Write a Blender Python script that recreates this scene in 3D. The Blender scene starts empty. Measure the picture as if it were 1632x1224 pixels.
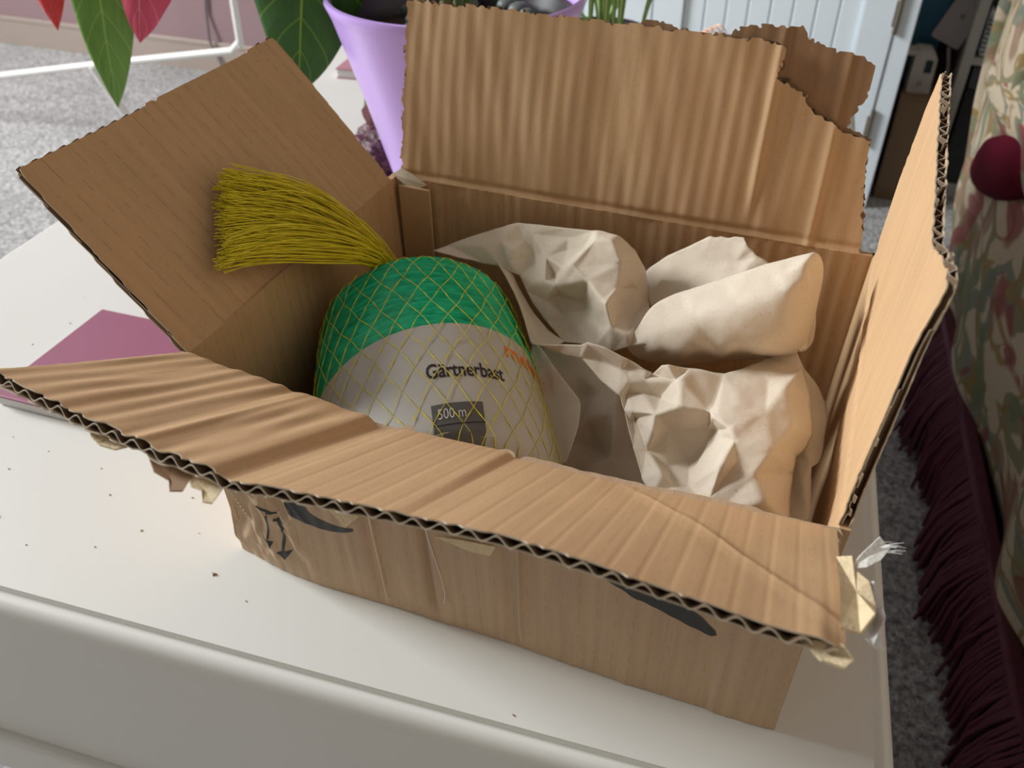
import bpy, bmesh, math
import numpy as np
from mathutils import Matrix, Vector

SC = bpy.context.scene
COL = SC.collection
R = math.radians
rng = np.random.default_rng(7)

# ------------------------------------------------------------------ camera
cam_d = bpy.data.cameras.new('camera')
cam = bpy.data.objects.new('camera', cam_d)
COL.objects.link(cam)
cr = Vector((0.92923, 0.36940, -0.00842)); cu = Vector((-0.22351, 0.58010, 0.78328)); cf = Vector((-0.29423, 0.72596, -0.62161))
m = Matrix.Identity(4)
for i in range(3):
    m[i][0], m[i][1], m[i][2] = cr[i], cu[i], -cf[i]
m.translation = (0.24003, -0.21840, 0.34060)
cam.matrix_world = m
cam_d.sensor_width = 36.0
cam_d.lens = 29.565
cam_d.clip_start = 0.02
cam_d.dof.use_dof = True
cam_d.dof.focus_distance = 0.35
cam_d.dof.aperture_fstop = 16.0
SC.camera = cam

# ------------------------------------------------------------------ world, daylight at the windows, exposure
w = bpy.data.worlds.new('sky'); SC.world = w; w.use_nodes = True
bg = w.node_tree.nodes['Background']
bg.inputs[0].default_value = (0.80, 0.88, 1.0, 1); bg.inputs[1].default_value = 1.0

def area(name, loc, rot, sx, sy, energy, col):
    l = bpy.data.lights.new(name, 'AREA'); l.shape = 'RECTANGLE'; l.size = sx; l.size_y = sy
    l.energy = energy; l.color = col
    o = bpy.data.objects.new(name, l); COL.objects.link(o); o.location = loc; o.rotation_euler = rot
    return o
# daylight filling the window in the left wall
area('daylight_left_window', (-3.30, 0.16, 1.42), (0, R(-90), 0), 1.10, 1.00, 202, (0.95, 0.985, 1.0))
SC.view_settings.view_transform = 'Standard'
SC.view_settings.look = 'None'
SC.view_settings.gamma = 1.0
SC.view_settings.use_curve_mapping = False
SC.view_settings.exposure = 0.0

# ------------------------------------------------------------------ helpers
def link(o, parent=None):
    COL.objects.link(o)
    if parent is not None:
        o.parent = parent
    return o

def tag(o, label=None, cat=None, group=None, kind=None):
    if label: o['label'] = label
    if cat: o['category'] = cat
    if group: o['group'] = group
    if kind: o['kind'] = kind
    return o

def empty(name, loc=(0, 0, 0), rz=0.0):
    o = bpy.data.objects.new(name, None); o.location = loc; o.rotation_euler = (0, 0, rz)
    o.empty_display_size = 0.02
    return link(o)

def mesh(name, verts, faces, mat, parent=None, smooth=False, sharp=None, uv=None, recalc=False):
    me = bpy.data.meshes.new(name)
    me.from_pydata([tuple(v) for v in verts], [], [tuple(f) for f in faces])
    if recalc:
        bm = bmesh.new(); bm.from_mesh(me); bmesh.ops.recalc_face_normals(bm, faces=bm.faces); bm.to_mesh(me); bm.free()
    if uv is not None:
        l = me.uv_layers.new(name='UVMap')
        vi = np.empty(len(me.loops), dtype=np.int32); me.loops.foreach_get('vertex_index', vi)
        l.data.foreach_set('uv', np.asarray(uv, dtype=np.float32)[vi].ravel())
    if smooth:
        me.polygons.foreach_set('use_smooth', [True] * len(me.polygons))
        if sharp: me.set_sharp_from_angle(angle=R(sharp))
    if mat is not None: me.materials.append(mat)
    me.update()
    o = bpy.data.objects.new(name, me)
    return link(o, parent)

class MB:
    """collects verts/faces of one part"""
    def __init__(s): s.v = []; s.f = []
    def add(s, v, f):
        n = len(s.v); s.v += [tuple(map(float, p)) for p in v]; s.f += [tuple(i + n for i in q) for q in f]; return s
    def box(s, a, b, bev=0.0):
        bm = bmesh.new(); bmesh.ops.create_cube(bm, size=1.0)
        for v in bm.verts:
            v.co = Vector([(a[i] + b[i]) / 2 + v.co[i] * (b[i] - a[i]) for i in range(3)])
        if bev > 0:
            bmesh.ops.bevel(bm, geom=list(bm.edges), offset=bev, segments=2, affect='EDGES', profile=0.5)
        bm.verts.index_update()
        s.add([v.co[:] for v in bm.verts], [[v.index for v in f.verts] for f in bm.faces]); bm.free(); return s
    def tube(s, pts, r, n=8, caps=True):
        P = np.asarray(pts, float); k = len(P)
        rr = np.broadcast_to(np.asarray(r, float), (k,))
        T = np.gradient(P, axis=0); T /= np.linalg.norm(T, axis=1)[:, None] + 1e-12
        a = np.array([0, 0, 1.0]) if abs(T[0][2]) < 0.9 else np.array([1.0, 0, 0])
        A = np.cross(T[0], a); A /= np.linalg.norm(A)
        V = []
        ang = np.arange(n) * 2 * np.pi / n
        for i in range(k):
            A = A - T[i] * (A @ T[i]); A /= np.linalg.norm(A) + 1e-12
            B = np.cross(T[i], A)
            V.append(P[i] + rr[i] * (np.cos(ang)[:, None] * A + np.sin(ang)[:, None] * B))
        F = [(i * n + j, i * n + (j + 1) % n, (i + 1) * n + (j + 1) % n, (i + 1) * n + j) for i in range(k - 1) for j in range(n)]
        if caps: F += [tuple(range(n - 1, -1, -1)), tuple((k - 1) * n + j for j in range(n))]
        return s.add(np.concatenate(V), F)
    def lathe(s, prof, n=48, center=(0, 0, 0)):
        V = []; k = len(prof)
        for r, z in prof:
            for j in range(n):
                a = 2 * math.pi * j / n; V.append((center[0] + r * math.cos(a), center[1] + r * math.sin(a), center[2] + z))
        F = [(i * n + j, i * n + (j + 1) % n, (i + 1) * n + (j + 1) % n, (i + 1) * n + j) for i in range(k - 1) for j in range(n)]
        return s.add(V, F)
    def prism(s, poly, z0, z1):
        n = len(poly)
        V = [(p[0], p[1], z0) for p in poly] + [(p[0], p[1], z1) for p in poly]
        F = [tuple(range(n - 1, -1, -1)), tuple(range(n, 2 * n))] + [(i, (i + 1) % n, n + (i + 1) % n, n + i) for i in range(n)]
        return s.add(V, F)
    def build(s, name, mat, parent=None, smooth=False, sharp=35):
        return mesh(name, s.v, s.f, mat, parent, smooth, sharp, recalc=True)

def smooth_step(a, b, x):
    t = np.clip((x - a) / (b - a), 0, 1); return t * t * (3 - 2 * t)

def vnoise(x, y, seed=0):
    """smooth 2D value noise in [-1, 1]"""
    g = np.random.default_rng(seed).random((64, 64)) * 2 - 1
    x = np.asarray(x, float); y = np.asarray(y, float)
    xi = np.floor(x).astype(int); yi = np.floor(y).astype(int)
    fx = x - xi; fy = y - yi; fx = fx * fx * (3 - 2 * fx); fy = fy * fy * (3 - 2 * fy)
    G = lambda i, j: g[i % 64, j % 64]
    return (G(xi, yi) * (1 - fx) + G(xi + 1, yi) * fx) * (1 - fy) + (G(xi, yi + 1) * (1 - fx) + G(xi + 1, yi + 1) * fx) * fy

def in_poly(x, y, poly):
    ins = np.zeros(x.shape, bool); n = len(poly)
    for i in range(n):
        x0, y0 = poly[i]; x1, y1 = poly[(i + 1) % n]
        c = ((y0 > y) != (y1 > y)) & (x < (x1 - x0) * (y - y0) / (y1 - y0 + 1e-15) + x0)
        ins ^= c
    return ins

# ------------------------------------------------------------------ materials
class NT:
    def __init__(s, name):
        s.m = bpy.data.materials.new(name); s.m.use_nodes = True; s.t = s.m.node_tree
        s.b = s.t.nodes['Principled BSDF']
    def n(s, typ, ins=None, **kw):
        x = s.t.nodes.new('ShaderNode' + typ)
        for k, v in kw.items(): setattr(x, k, v)
        for k, v in (ins or {}).items():
            if isinstance(v, bpy.types.NodeSocket): s.t.links.new(v, x.inputs[k])
            else: x.inputs[k].default_value = v
        return x
    def coord(s, which='Object'): return s.n('TexCoord').outputs[which]
    def mapping(s, vec, scale=(1, 1, 1), rot=(0, 0, 0)):
        return s.n('Mapping', {'Vector': vec, 'Scale': scale, 'Rotation': rot}).outputs[0]
    def noise(s, vec, scale, detail=3, rough=0.5, dist=0.0):
        return s.n('TexNoise', {'Vector': vec, 'Scale': scale, 'Detail': detail, 'Roughness': rough, 'Distortion': dist}).outputs[0]
    def ramp(s, fac, stops):
        r = s.n('ValToRGB', {'Fac': fac}); e = r.color_ramp.elements
        while len(e) < len(stops): e.new(0.5)
        for i, (p, c) in enumerate(stops):
            e[i].position = p; e[i].color = (c, c, c, 1) if not isinstance(c, (tuple, list)) else (*c[:3], 1)
        return r.outputs[0]
    def math(s, op, a, b=0.0, c=None):
        d = {0: a, 1: b}
        if c is not None: d[2] = c
        return s.n('Math', d, operation=op).outputs[0]
    def mix(s, fac, a, b, mode='MIX'):
        x = s.n('Mix', data_type='RGBA', blend_type=mode)
        for i, v in ((0, fac), (6, a), (7, b)):
            if isinstance(v, bpy.types.NodeSocket): s.t.links.new(v, x.inputs[i])
            elif i == 0: x.inputs[0].default_value = v
            else: x.inputs[i].default_value = (*v[:3], 1)
        return x.outputs[2]
    def set(s, **kw):
        for k, v in kw.items():
            k = k.replace('_', ' ')
            if isinstance(v, bpy.types.NodeSocket): s.t.links.new(v, s.b.inputs[k])
            else: s.b.inputs[k].default_value = (*v[:3], 1) if isinstance(v, tuple) and len(v) == 3 and k.endswith('Color') else v
        return s
    def bump(s, h, strength=0.3, dist=0.001):
        s.t.links.new(s.n('Bump', {'Height': h, 'Strength': strength, 'Distance': dist}).outputs[0], s.b.inputs['Normal']); return s

def plain(name, col, rough=0.5, var=0.12, scale=30.0, bump=0.0, bdist=0.001, metal=0.0, spec=0.5):
    x = NT(name); f = x.noise(x.coord(), scale, 4)
    lo = tuple(c * (1 - var) for c in col); hi = tuple(min(1, c * (1 + var)) for c in col)
    x.set(Base_Color=x.mix(f, lo, hi), Roughness=rough, Metallic=metal)
    x.b.inputs['Specular IOR Level'].default_value = spec
    if bump: x.bump(x.noise(x.coord(), scale * 4, 3), bump, bdist)
    return x.m

FP = 0.0078          # flute pitch of the corrugated board
def kraft(name, col, dash=0.35, streak=0.25):
    x = NT(name); uv = x.coord('UV')
    sep = x.n('SeparateXYZ', {0: uv})
    u, v = sep.outputs[0], sep.outputs[1]
    fr = x.math('ABSOLUTE', x.math('SUBTRACT', x.math('FRACT', x.math('DIVIDE', u, FP)), 0.5))
    line = x.math('LESS_THAN', fr, 0.045)
    dn = x.noise(x.mapping(uv, (130, 160, 1)), 1.0, 2)
    dashes = x.math('MULTIPLY', line, x.math('GREATER_THAN', dn, 0.52))
    st = x.noise(x.mapping(uv, (190, 9, 1)), 1.0, 4, 0.6)
    sp = x.noise(x.mapping(uv, (900, 900, 1)), 1.0, 2)
    big = x.noise(x.mapping(uv, (22, 22, 1)), 1.0, 3)
    c = x.mix(x.ramp(st, [(0.3, 0.0), (0.7, 1.0)]), tuple(q * (1 - streak * .6) for q in col), tuple(q * (1 + streak * .6) for q in col))
    c = x.mix(x.ramp(sp, [(0.55, 0.0), (0.8, 0.35)]), c, tuple(q * .6 for q in col))
    c = x.mix(x.ramp(big, [(0.3, 0.0), (0.75, 0.3)]), c, tuple(min(1, q * 1.25) for q in col))
    c = x.mix(x.math('MULTIPLY', dashes, dash), c, tuple(q * .45 for q in col))
    x.set(Base_Color=c, Roughness=0.72)
    x.b.inputs['Specular IOR Level'].default_value = 0.3
    x.bump(x.math('ADD', x.math('MULTIPLY', st, .6), x.math('MULTIPLY', sp, .4)), 0.25, 0.0006)
    return x.m

M = {}
M['kraft_in'] = kraft('kraft_inside', (0.56, 0.36, 0.195), 0.32, 0.16)
M['kraft_flap'] = kraft('kraft_inside_scored', (0.56, 0.36, 0.195), 0.12, 0.16)
M['kraft_out'] = kraft('kraft_outside', (0.52, 0.365, 0.235), 0.18, 0.2)
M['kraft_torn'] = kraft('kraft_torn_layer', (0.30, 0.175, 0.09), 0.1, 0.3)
M['flute'] = plain('shaded_fluting_paper', (0.16, 0.10, 0.055), 0.85, 0.15, 300)  # shade between the liners put into the colour; the paper itself is lighter
M['cut_edge'] = plain('cut_paper_edge', (0.62, 0.53, 0.40), 0.8, 0.15, 300)
M['fray'] = plain('frayed_paper', (0.72, 0.58, 0.36), 0.8, 0.25, 200, 0.4)
M['tape'] = plain('clear_tape', (0.80, 0.78, 0.70), 0.25, 0.1, 200, 0.4)
M['ink'] = plain('dark_grey_ink', (0.035, 0.037, 0.037), 0.6, 0.2, 60)
M['white_thread'] = plain('white_thread', (0.75, 0.74, 0.72), 0.6)

x = NT('packing_paper'); co = x.coord()
sp = x.noise(co, 900, 2); lg = x.noise(co, 45, 3)
c = x.mix(lg, (0.70, 0.60, 0.475), (0.79, 0.69, 0.56))
c = x.mix(x.ramp(sp, [(0.62, 0.0), (0.75, 0.35)]), c, (0.30, 0.22, 0.14))
x.set(Base_Color=c, Roughness=0.75); x.bump(x.noise(co, 140, 4), 0.22, 0.0012); M['paper'] = x.m
x.b.inputs['Specular IOR Level'].default_value = 0.25

x = NT('green_raffia'); uv = x.coord('UV')
f = x.noise(x.mapping(uv, (9, 420, 1)), 1.0, 5, 0.6, 0.3); g = x.noise(x.mapping(uv, (3, 60, 1)), 1.0, 3)
c = x.mix(x.ramp(f, [(0.25, 0.0), (0.75, 1.0)]), (0.0, 0.32, 0.15), (0.002, 0.72, 0.34))
c = x.mix(x.ramp(g, [(0.5, 0.0), (0.8, 0.6)]), c, (0.002, 0.80, 0.42))
x.set(Base_Color=c, Roughness=0.42); x.bump(f, 0.6, 0.0012); M['raffia'] = x.m
M['label'] = plain('grey_white_label', (0.54, 0.525, 0.48), 0.55, 0.05, 60)
M['label_dark'] = plain('dark_grey_label_panel', (0.12, 0.118, 0.112), 0.5, 0.1, 60)
M['print_black'] = plain('black_print', (0.03, 0.022, 0.018), 0.5, 0.1)
M['print_orange'] = plain('orange_print', (0.85, 0.22, 0.035), 0.5, 0.1)
M['print_white'] = plain('pale_print', (0.66, 0.65, 0.62), 0.5, 0.1)
x = NT('yellow_net'); x.set(Base_Color=x.mix(x.noise(x.coord(), 120, 2), (0.80, 0.67, 0.012), (1.0, 0.88, 0.05)), Roughness=0.4); M['net'] = x.m

M['table_white'] = plain('white_lacquered_wood', (0.79, 0.795, 0.755), 0.32, 0.015, 6)
x = NT('grey_carpet'); co = x.coord()
f = x.noise(co, 150, 3, 0.75); g = x.noise(co, 60, 4, .7); h = x.noise(x.mapping(co, (1, 1.6, 1)), 2.0, 3)
c = x.mix(x.ramp(f, [(0.36, 0.0), (0.64, 1.0)]), (0.15, 0.148, 0.148), (0.78, 0.775, 0.77))
c = x.mix(x.ramp(g, [(0.35, 0.0), (0.7, 0.5)]), c, (0.26, 0.25, 0.235))
c = x.mix(x.ramp(h, [(0.45, 0.0), (0.7, 0.35)]), c, (0.17, 0.15, 0.13))
x.set(Base_Color=c, Roughness=0.95); x.bump(x.math('ADD', f, g), 0.9, 0.006); M['carpet'] = x.m
M['wall_pink'] = plain('lilac_pink_paint', (0.27, 0.175, 0.185), 0.8, 0.04, 3)
M['wall_plain'] = plain('sand_paint', (0.37, 0.35, 0.33), 0.85, 0.03, 3)
M['wall_cream'] = plain('cream_bounce_paint', (0.76, 0.66, 0.53), 0.85, 0.03, 3)  # unseen right wall, made pale and warm to bounce light back
M['baseboard'] = plain('beige_gloss_paint', (0.36, 0.29, 0.25), 0.4, 0.05, 8)
M['ceiling'] = plain('low_bounce_ceiling', (0.20, 0.19, 0.18), 0.9, 0.02, 3)  # unseen ceiling, darkened to cut the light bounced from above
M['white_metal'] = plain('white_enamelled_metal', (0.80, 0.79, 0.76), 0.35, 0.03, 12)
M['cup_white'] = plain('white_painted_wood', (0.85, 0.93, 0.98), 0.4, 0.02, 6)
M['hinge'] = plain('dull_brass', (0.28, 0.24, 0.19), 0.4, 0.2, 60, metal=0.8)
M['shelf'] = plain('grey_white_shelf', (0.44, 0.42, 0.39), 0.5, 0.06, 12)
M['brown_card'] = plain('brown_cardboard', (0.22, 0.14, 0.08), 0.8, 0.15, 20)
M['dark_brown'] = plain('dark_brown_board', (0.06, 0.035, 0.03), 0.7, 0.2, 20)  # one dark brown for the shelf backs and the sofa base
M['black'] = plain('black_plastic', (0.012, 0.012, 0.014), 0.5, 0.3, 40)
M['charcoal'] = plain('charcoal_plastic', (0.06, 0.06, 0.075), 0.45, 0.2, 40)
M['navy_cloth'] = plain('dark_navy_cloth', (0.03, 0.03, 0.05), 0.9, 0.4, 60, 0.5, 0.004)
M['blue'] = plain('petrol_blue_cover', (0.02, 0.12, 0.20), 0.5, 0.15, 20)
M['laptop'] = plain('grey_aluminium', (0.36, 0.33, 0.335), 0.4, 0.05, 20, metal=0.3)
M['laptop_logo'] = plain('dim_logo', (0.17, 0.16, 0.12), 0.4, 0.1)
M['device'] = plain('off_white_plastic', (0.50, 0.46, 0.43), 0.45, 0.05, 20)
M['screen'] = plain('dark_display', (0.03, 0.045, 0.045), 0.25, 0.2)
M['wicker'] = plain('white_wicker', (0.66, 0.70, 0.74), 0.6, 0.12, 60)
M['mauve'] = plain('mauve_cover', (0.34, 0.115, 0.19), 0.45, 0.08, 12)
M['pages'] = plain('white_page_block', (0.70, 0.68, 0.66), 0.7, 0.06, 80)
M['pink_cover'] = plain('dusty_pink_cover', (0.52, 0.24, 0.29), 0.5, 0.08, 12)
x = NT('lilac_pot'); x.set(Base_Color=x.mix(x.noise(x.coord(), 8, 2), (0.58, 0.38, 0.86), (0.63, 0.43, 0.90)), Roughness=0.28); M['pot'] = x.m
M['liner'] = plain('black_nursery_pot', (0.02, 0.016, 0.018), 0.35, 0.2)
M['soil'] = plain('dark_soil', (0.05, 0.035, 0.025), 0.95, 0.5, 150, 0.8, 0.004)
M['pebble'] = plain('grey_green_pebble', (0.13, 0.15, 0.14), 0.5, 0.3, 80)
M['stem'] = plain('green_stem', (0.12, 0.19, 0.05), 0.6, 0.2, 40)

def leaf_mat(name, lo, hi, vein, rough=0.45):
    x = NT(name); uv = x.coord('UV'); sep = x.n('SeparateXYZ', {0: uv}); u, v = sep.outputs[0], sep.outputs[1]
    av = x.math('ABSOLUTE', v)
    mid = x.math('LESS_THAN', av, 0.022)
    ph = x.math('SUBTRACT', x.math('MULTIPLY', u, 8.0), x.math('MULTIPLY', av, 1.4))
    side = x.math('LESS_THAN', x.math('ABSOLUTE', x.math('SUBTRACT', x.math('FRACT', ph), 0.5)), 0.03)
    vv = x.math('MAXIMUM', mid, x.math('MULTIPLY', side, 0.55))
    c = x.mix(x.noise(x.mapping(uv, (7, 7, 1)), 1.0, 3), lo, hi)
    c = x.mix(vv, c, vein)
    x.set(Base_Color=c, Roughness=rough)
    tw = x.math('ABSOLUTE', x.math('SUBTRACT', x.math('FRACT', ph), 0.5))
    x.bump(tw, 0.5, 0.002)
    return x.m
M['leaf_light'] = leaf_mat('light_green_leaf', (0.07, 0.17, 0.012), (0.14, 0.30, 0.03), (0.26, 0.42, 0.10))
M['leaf_dark'] = leaf_mat('dark_green_leaf', (0.008, 0.055, 0.002), (0.03, 0.13, 0.004), (0.16, 0.30, 0.02), 0.62)
M['bract'] = leaf_mat('red_bract', (0.48, 0.012, 0.015), (0.66, 0.035, 0.03), (0.72, 0.12, 0.10))
M['bract_pink'] = leaf_mat('pinkish_red_bract', (0.40, 0.02, 0.06), (0.58, 0.06, 0.12), (0.72, 0.22, 0.28))
x = NT('striped_strap_leaf'); uv = x.coord('UV'); sep = x.n('SeparateXYZ', {0: uv})
av = x.math('ABSOLUTE', sep.outputs[1])
x.set(Base_Color=x.mix(x.ramp(av, [(0.16, 0.0), (0.24, 1.0)]), (0.62, 0.66, 0.36), (0.16, 0.33, 0.06)), Roughness=0.5); M['strap'] = x.m
M['strap_light'] = plain('pale_green_strap_leaf', (0.36, 0.55, 0.22), 0.5, 0.1, 30)
M['wine'] = plain('dark_wine_petal', (0.075, 0.006, 0.008), 0.85, 0.4, 40, 0.5, 0.002)
x = NT('dried_wine_tissue'); f = x.noise(x.coord(), 110, 4, 0.6, 1.2)
x.set(Base_Color=x.ramp(f, [(0.40, (0.03, 0.006, 0.012)), (0.54, (0.09, 0.012, 0.028)), (0.70, (0.20, 0.13, 0.15))]), Roughness=0.4)
x.bump(f, 0.8, 0.004); M['wine_dry'] = x.m
M['coil'] = plain('copper_wire', (0.62, 0.33, 0.20), 0.35, 0.1, metal=0.5)
M['grey_cover'] = plain('grey_notebook_cover', (0.40, 0.37, 0.37), 0.6, 0.06)
M['cable'] = plain('grey_cable', (0.16, 0.14, 0.15), 0.6, 0.1)
M['crumb'] = plain('brown_crumbs', (0.34, 0.25, 0.15), 0.9, 0.4, 900)

# floral tapestry for the sofa
x = NT('floral_tapestry'); uv = x.coord('UV')
wv = x.n('VectorMath', {0: uv, 1: x.n('VectorMath', {0: x.n('TexNoise', {'Vector': uv, 'Scale': 9.0, 'Detail': 2.0}).outputs['Color'], 1: (0.09, 0.09, 0.0)}, operation='MULTIPLY').outputs[0]}, operation='ADD').outputs[0]
def scroll(scale, shift, lo, hi, dist=5.0):
    mp = x.n('Mapping', {'Vector': wv, 'Location': (shift, shift * 1.7, 0), 'Scale': (1.25, 0.8, 1)}).outputs[0]
    vo = x.n('TexVoronoi', {'Vector': mp, 'Scale': scale, 'Randomness': 0.85})
    # rings round each cell centre, broken up by noise: curling scrolls
    d = vo.outputs['Distance']
    s_ = x.math('SINE', x.math('ADD', x.math('MULTIPLY', d, 15.0), x.math('MULTIPLY', x.noise(mp, scale * 1.4, 1), dist)))
    return x.ramp(s_, [(lo, 0.0), (hi, 1.0)])
def blotch(scale, shift, lo, hi, sx=1.0, sy=1.0, rot=0.0):
    mp = x.n('Mapping', {'Vector': wv, 'Location': (shift, -shift * .6, 0), 'Scale': (sx, sy, 1), 'Rotation': (0, 0, rot)}).outputs[0]
    return x.ramp(x.noise(mp, scale, 2, 0.5), [(lo, 0.0), (hi, 1.0)])
weave = x.noise(x.mapping(uv, (420, 420, 1)), 1.0, 2)
c = x.mix(weave, (0.34, 0.275, 0.195), (0.46, 0.385, 0.28))
c = x.mix(x.math('MULTIPLY', scroll(11.0, 0.0, 0.70, 0.80), 0.88), c, (0.16, 0.15, 0.085))
c = x.mix(x.math('MULTIPLY', scroll(8.0, 3.3, 0.80, 0.88), 0.85), c, (0.13, 0.15, 0.12))
c = x.mix(x.math('MULTIPLY', scroll(14.0, 7.7, 0.86, 0.93, 7.0), 0.85), c, (0.22, 0.14, 0.05))
c = x.mix(x.math('MULTIPLY', blotch(13.0, 1.1, 0.57, 0.60, 1.6, 0.8, 0.5), 0.85), c, (0.20, 0.055, 0.055))
c = x.mix(x.math('MULTIPLY', blotch(15.0, 5.2, 0.59, 0.62, 1.7, 0.75, -0.5), 0.85), c, (0.13, 0.15, 0.085))
c = x.mix(x.math('MULTIPLY', blotch(12.0, 9.4, 0.60, 0.63, 1.5, 0.8, 0.2), 0.8), c, (0.20, 0.12, 0.075))
x.set(Base_Color=c, Roughness=0.9); x.bump(weave, 0.4, 0.001); M['floral'] = x.m
x.b.inputs['Specular IOR Level'].default_value = 0.15
x = NT('burgundy_fringe'); x.set(Base_Color=x.mix(x.noise(x.coord(), 90, 3), (0.055, 0.008, 0.018), (0.12, 0.016, 0.036)), Roughness=0.75); M['fringe'] = x.m
x = NT('burgundy_velvet'); x.b.inputs['Specular IOR Level'].default_value = 0.05; x.set(Base_Color=x.mix(x.noise(x.coord(), 200, 3), (0.06, 0.003, 0.009), (0.11, 0.005, 0.018)), Roughness=0.9); M['velvet'] = x.m

# ------------------------------------------------------------------ the room
ZF = -0.45
XL, XR, YF, YB, ZC = -3.4, 1.75, -2.4, 1.75, 2.15
def struct(o, label=None): tag(o, label, kind='structure'); return o
struct(MB().box((XL - .1, YF - .1, ZF - .05), (XR + .1, YB + .1, ZF)).build('floor', M['carpet']))
struct(MB().box((XL - .1, YF - .1, ZC), (XR + .1, YB + .1, ZC + .05)).build('ceiling', M['ceiling']))
struct(MB().box((XL - .1, YB, ZF), (XR + .1, YB + .1, ZC)).build('wall_back', M['wall_pink']))
struct(MB().box((XR, YF, ZF), (XR + .1, YB, ZC)).build('wall_right', M['wall_cream']))  # unseen wall set close in, serves as a reflector for the right side
def wall_with_window(name, axis, pos, lo, hi, w0, w1, z0, z1, t, wname):
    b = MB()
    def bx(a0, a1, c0, c1):
        if axis == 'x': b.box((min(pos, pos + t), a0, c0), (max(pos, pos + t), a1, c1))
        else: b.box((a0, min(pos, pos + t), c0), (a1, max(pos, pos + t), c1))
    bx(lo, w0, ZF, ZC); bx(w1, hi, ZF, ZC); bx(w0, w1, ZF, z0); bx(w0, w1, z1, ZC)
    struct(b.build(name, M['wall_plain']))
    win = struct(empty(wname)); fr = MB(); f = 0.05
    def fx(a0, a1, c0, c1):
        p = pos + t * 0.75
        if axis == 'x': fr.box((p - .02, a0, c0), (p + .02, a1, c1))
        else: fr.box((a0, p - .02, c0), (a1, p + .02, c1))
    fx(w0, w1, z0, z0 + f); fx(w0, w1, z1 - f, z1); fx(w0, w0 + f, z0, z1); fx(w1 - f, w1, z0, z1); fx((w0 + w1) / 2 - f / 2, (w0 + w1) / 2 + f / 2, z0, z1)
    fr.build('window_frame', M['white_metal'], win)
wall_with_window('wall_left', 'x', XL, YF, YB, -0.36, 0.68, 0.85, 1.99, -0.1, 'window_1')
struct(MB().box((XL, YF - .1, ZF), (XR, YF, ZC)).build('wall_front', M['wall_plain']))
struct(MB().box((XL, YB - .016, ZF), (XR, YB, ZF + .068)).add(*(lambda q: (q.v, q.f))(MB().box((XL, YB - .010, ZF + .068), (XR, YB, ZF + .082), .003))).build('baseboard_back', M['baseboard']))

# ------------------------------------------------------------------ coffee table (turned 5 degrees against the box)
TA = R(5.2)
table = empty('coffee_table', (0, 0, 0), TA)
tag(table, 'white lacquered coffee table with beaded edge, carrying the open carton', 'table')
X0, X1, Y0, Y1 = -0.347, 0.309, -0.054, 0.90
def ring_sweep(prof, mat, name, parent, close_top=None):
    V = []; F = []
    for d, z in prof:
        for (cx, cy, a0) in ((X1, Y0, -90), (X1, Y1, 0), (X0, Y1, 90), (X0, Y0, 180)):
            for k in range(5):
                a = R(a0 + k * 22.5); rr = max(d, 0.0) if d > 0 else 0
                if d >= 0: V.append((cx + d * math.cos(a), cy + d * math.sin(a), z))
                else:
                    sx = 1 if cx == X1 else -1; sy = 1 if cy == Y1 else -1
                    V.append((cx + d * sx, cy + d * sy, z))
    n = 20; k = len(prof)
    F = [(i * n + j, i * n + (j + 1) % n, (i + 1) * n + (j + 1) % n, (i + 1) * n + j) for i in range(k - 1) for j in range(n)]
    if close_top: F.append(tuple(range(n)))
    return mesh(name, V, F, mat, parent, True, 40, recalc=True)
bead = [(0.0015, 0.0), (0.0022, -0.0034), (0.0035, -0.0033), (0.0055, -0.0026), (0.0078, -0.0030), (0.0098, -0.0046), (0.0112, -0.0070), (0.0120, -0.0105), (0.0123, -0.0150), (0.0123, -0.0240), (0.0121, -0.0300), (0.0121, -0.034), (0.0, -0.034)]
ring_sweep([(0.0, 0.0)] + bead, M['table_white'], 'table_top', table, True)
ap = MB()
for a, b in (((X0 - .0112, Y0 - .0114, -.150), (X1 + .0112, Y0 + .01, -.034)), ((X0 - .0112, Y1 - .01, -.150), (X1 + .0112, Y1 + .0114, -.034)), ((X0 - .0114, Y0, -.150), (X0 + .01, Y1, -.034)), ((X1 - .01, Y0, -.150), (X1 + .0114, Y1, -.034))):
    ap.box(a, b, .0015)
ap.build('apron', M['table_white'], table)
lr = MB()
for a, b in (((X0 - .018, Y0 - .0185, -.190), (X1 + .018, Y0 + .01, -.150)), ((X0 - .018, Y1 - .01, -.190), (X1 + .018, Y1 + .0185, -.150)), ((X0 - .0185, Y0, -.190), (X0 + .01, Y1, -.150)), ((X1 - .01, Y0, -.190), (X1 + .0185, Y1, -.150))):
    lr.box(a, b, .003)
lr.build('lower_rail', M['table_white'], table)
for sx in (0, 1):
    for sy in (0, 1):
        cx = X0 + .02 if sx == 0 else X1 - .02; cy = Y0 + .02 if sy == 0 else Y1 - .02
        MB().lathe([(0.001, ZF + .0005), (.018, ZF + .0005), (.022, ZF + .02), (.016, ZF + .05), (.024, ZF + .12), (.027, ZF + .2), (.022, ZF + .26), (.028, ZF + .275), (.028, -.14), (.001, -.14)], 20, (cx, cy, 0)).build('leg', M['table_white'], table, True)

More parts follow.
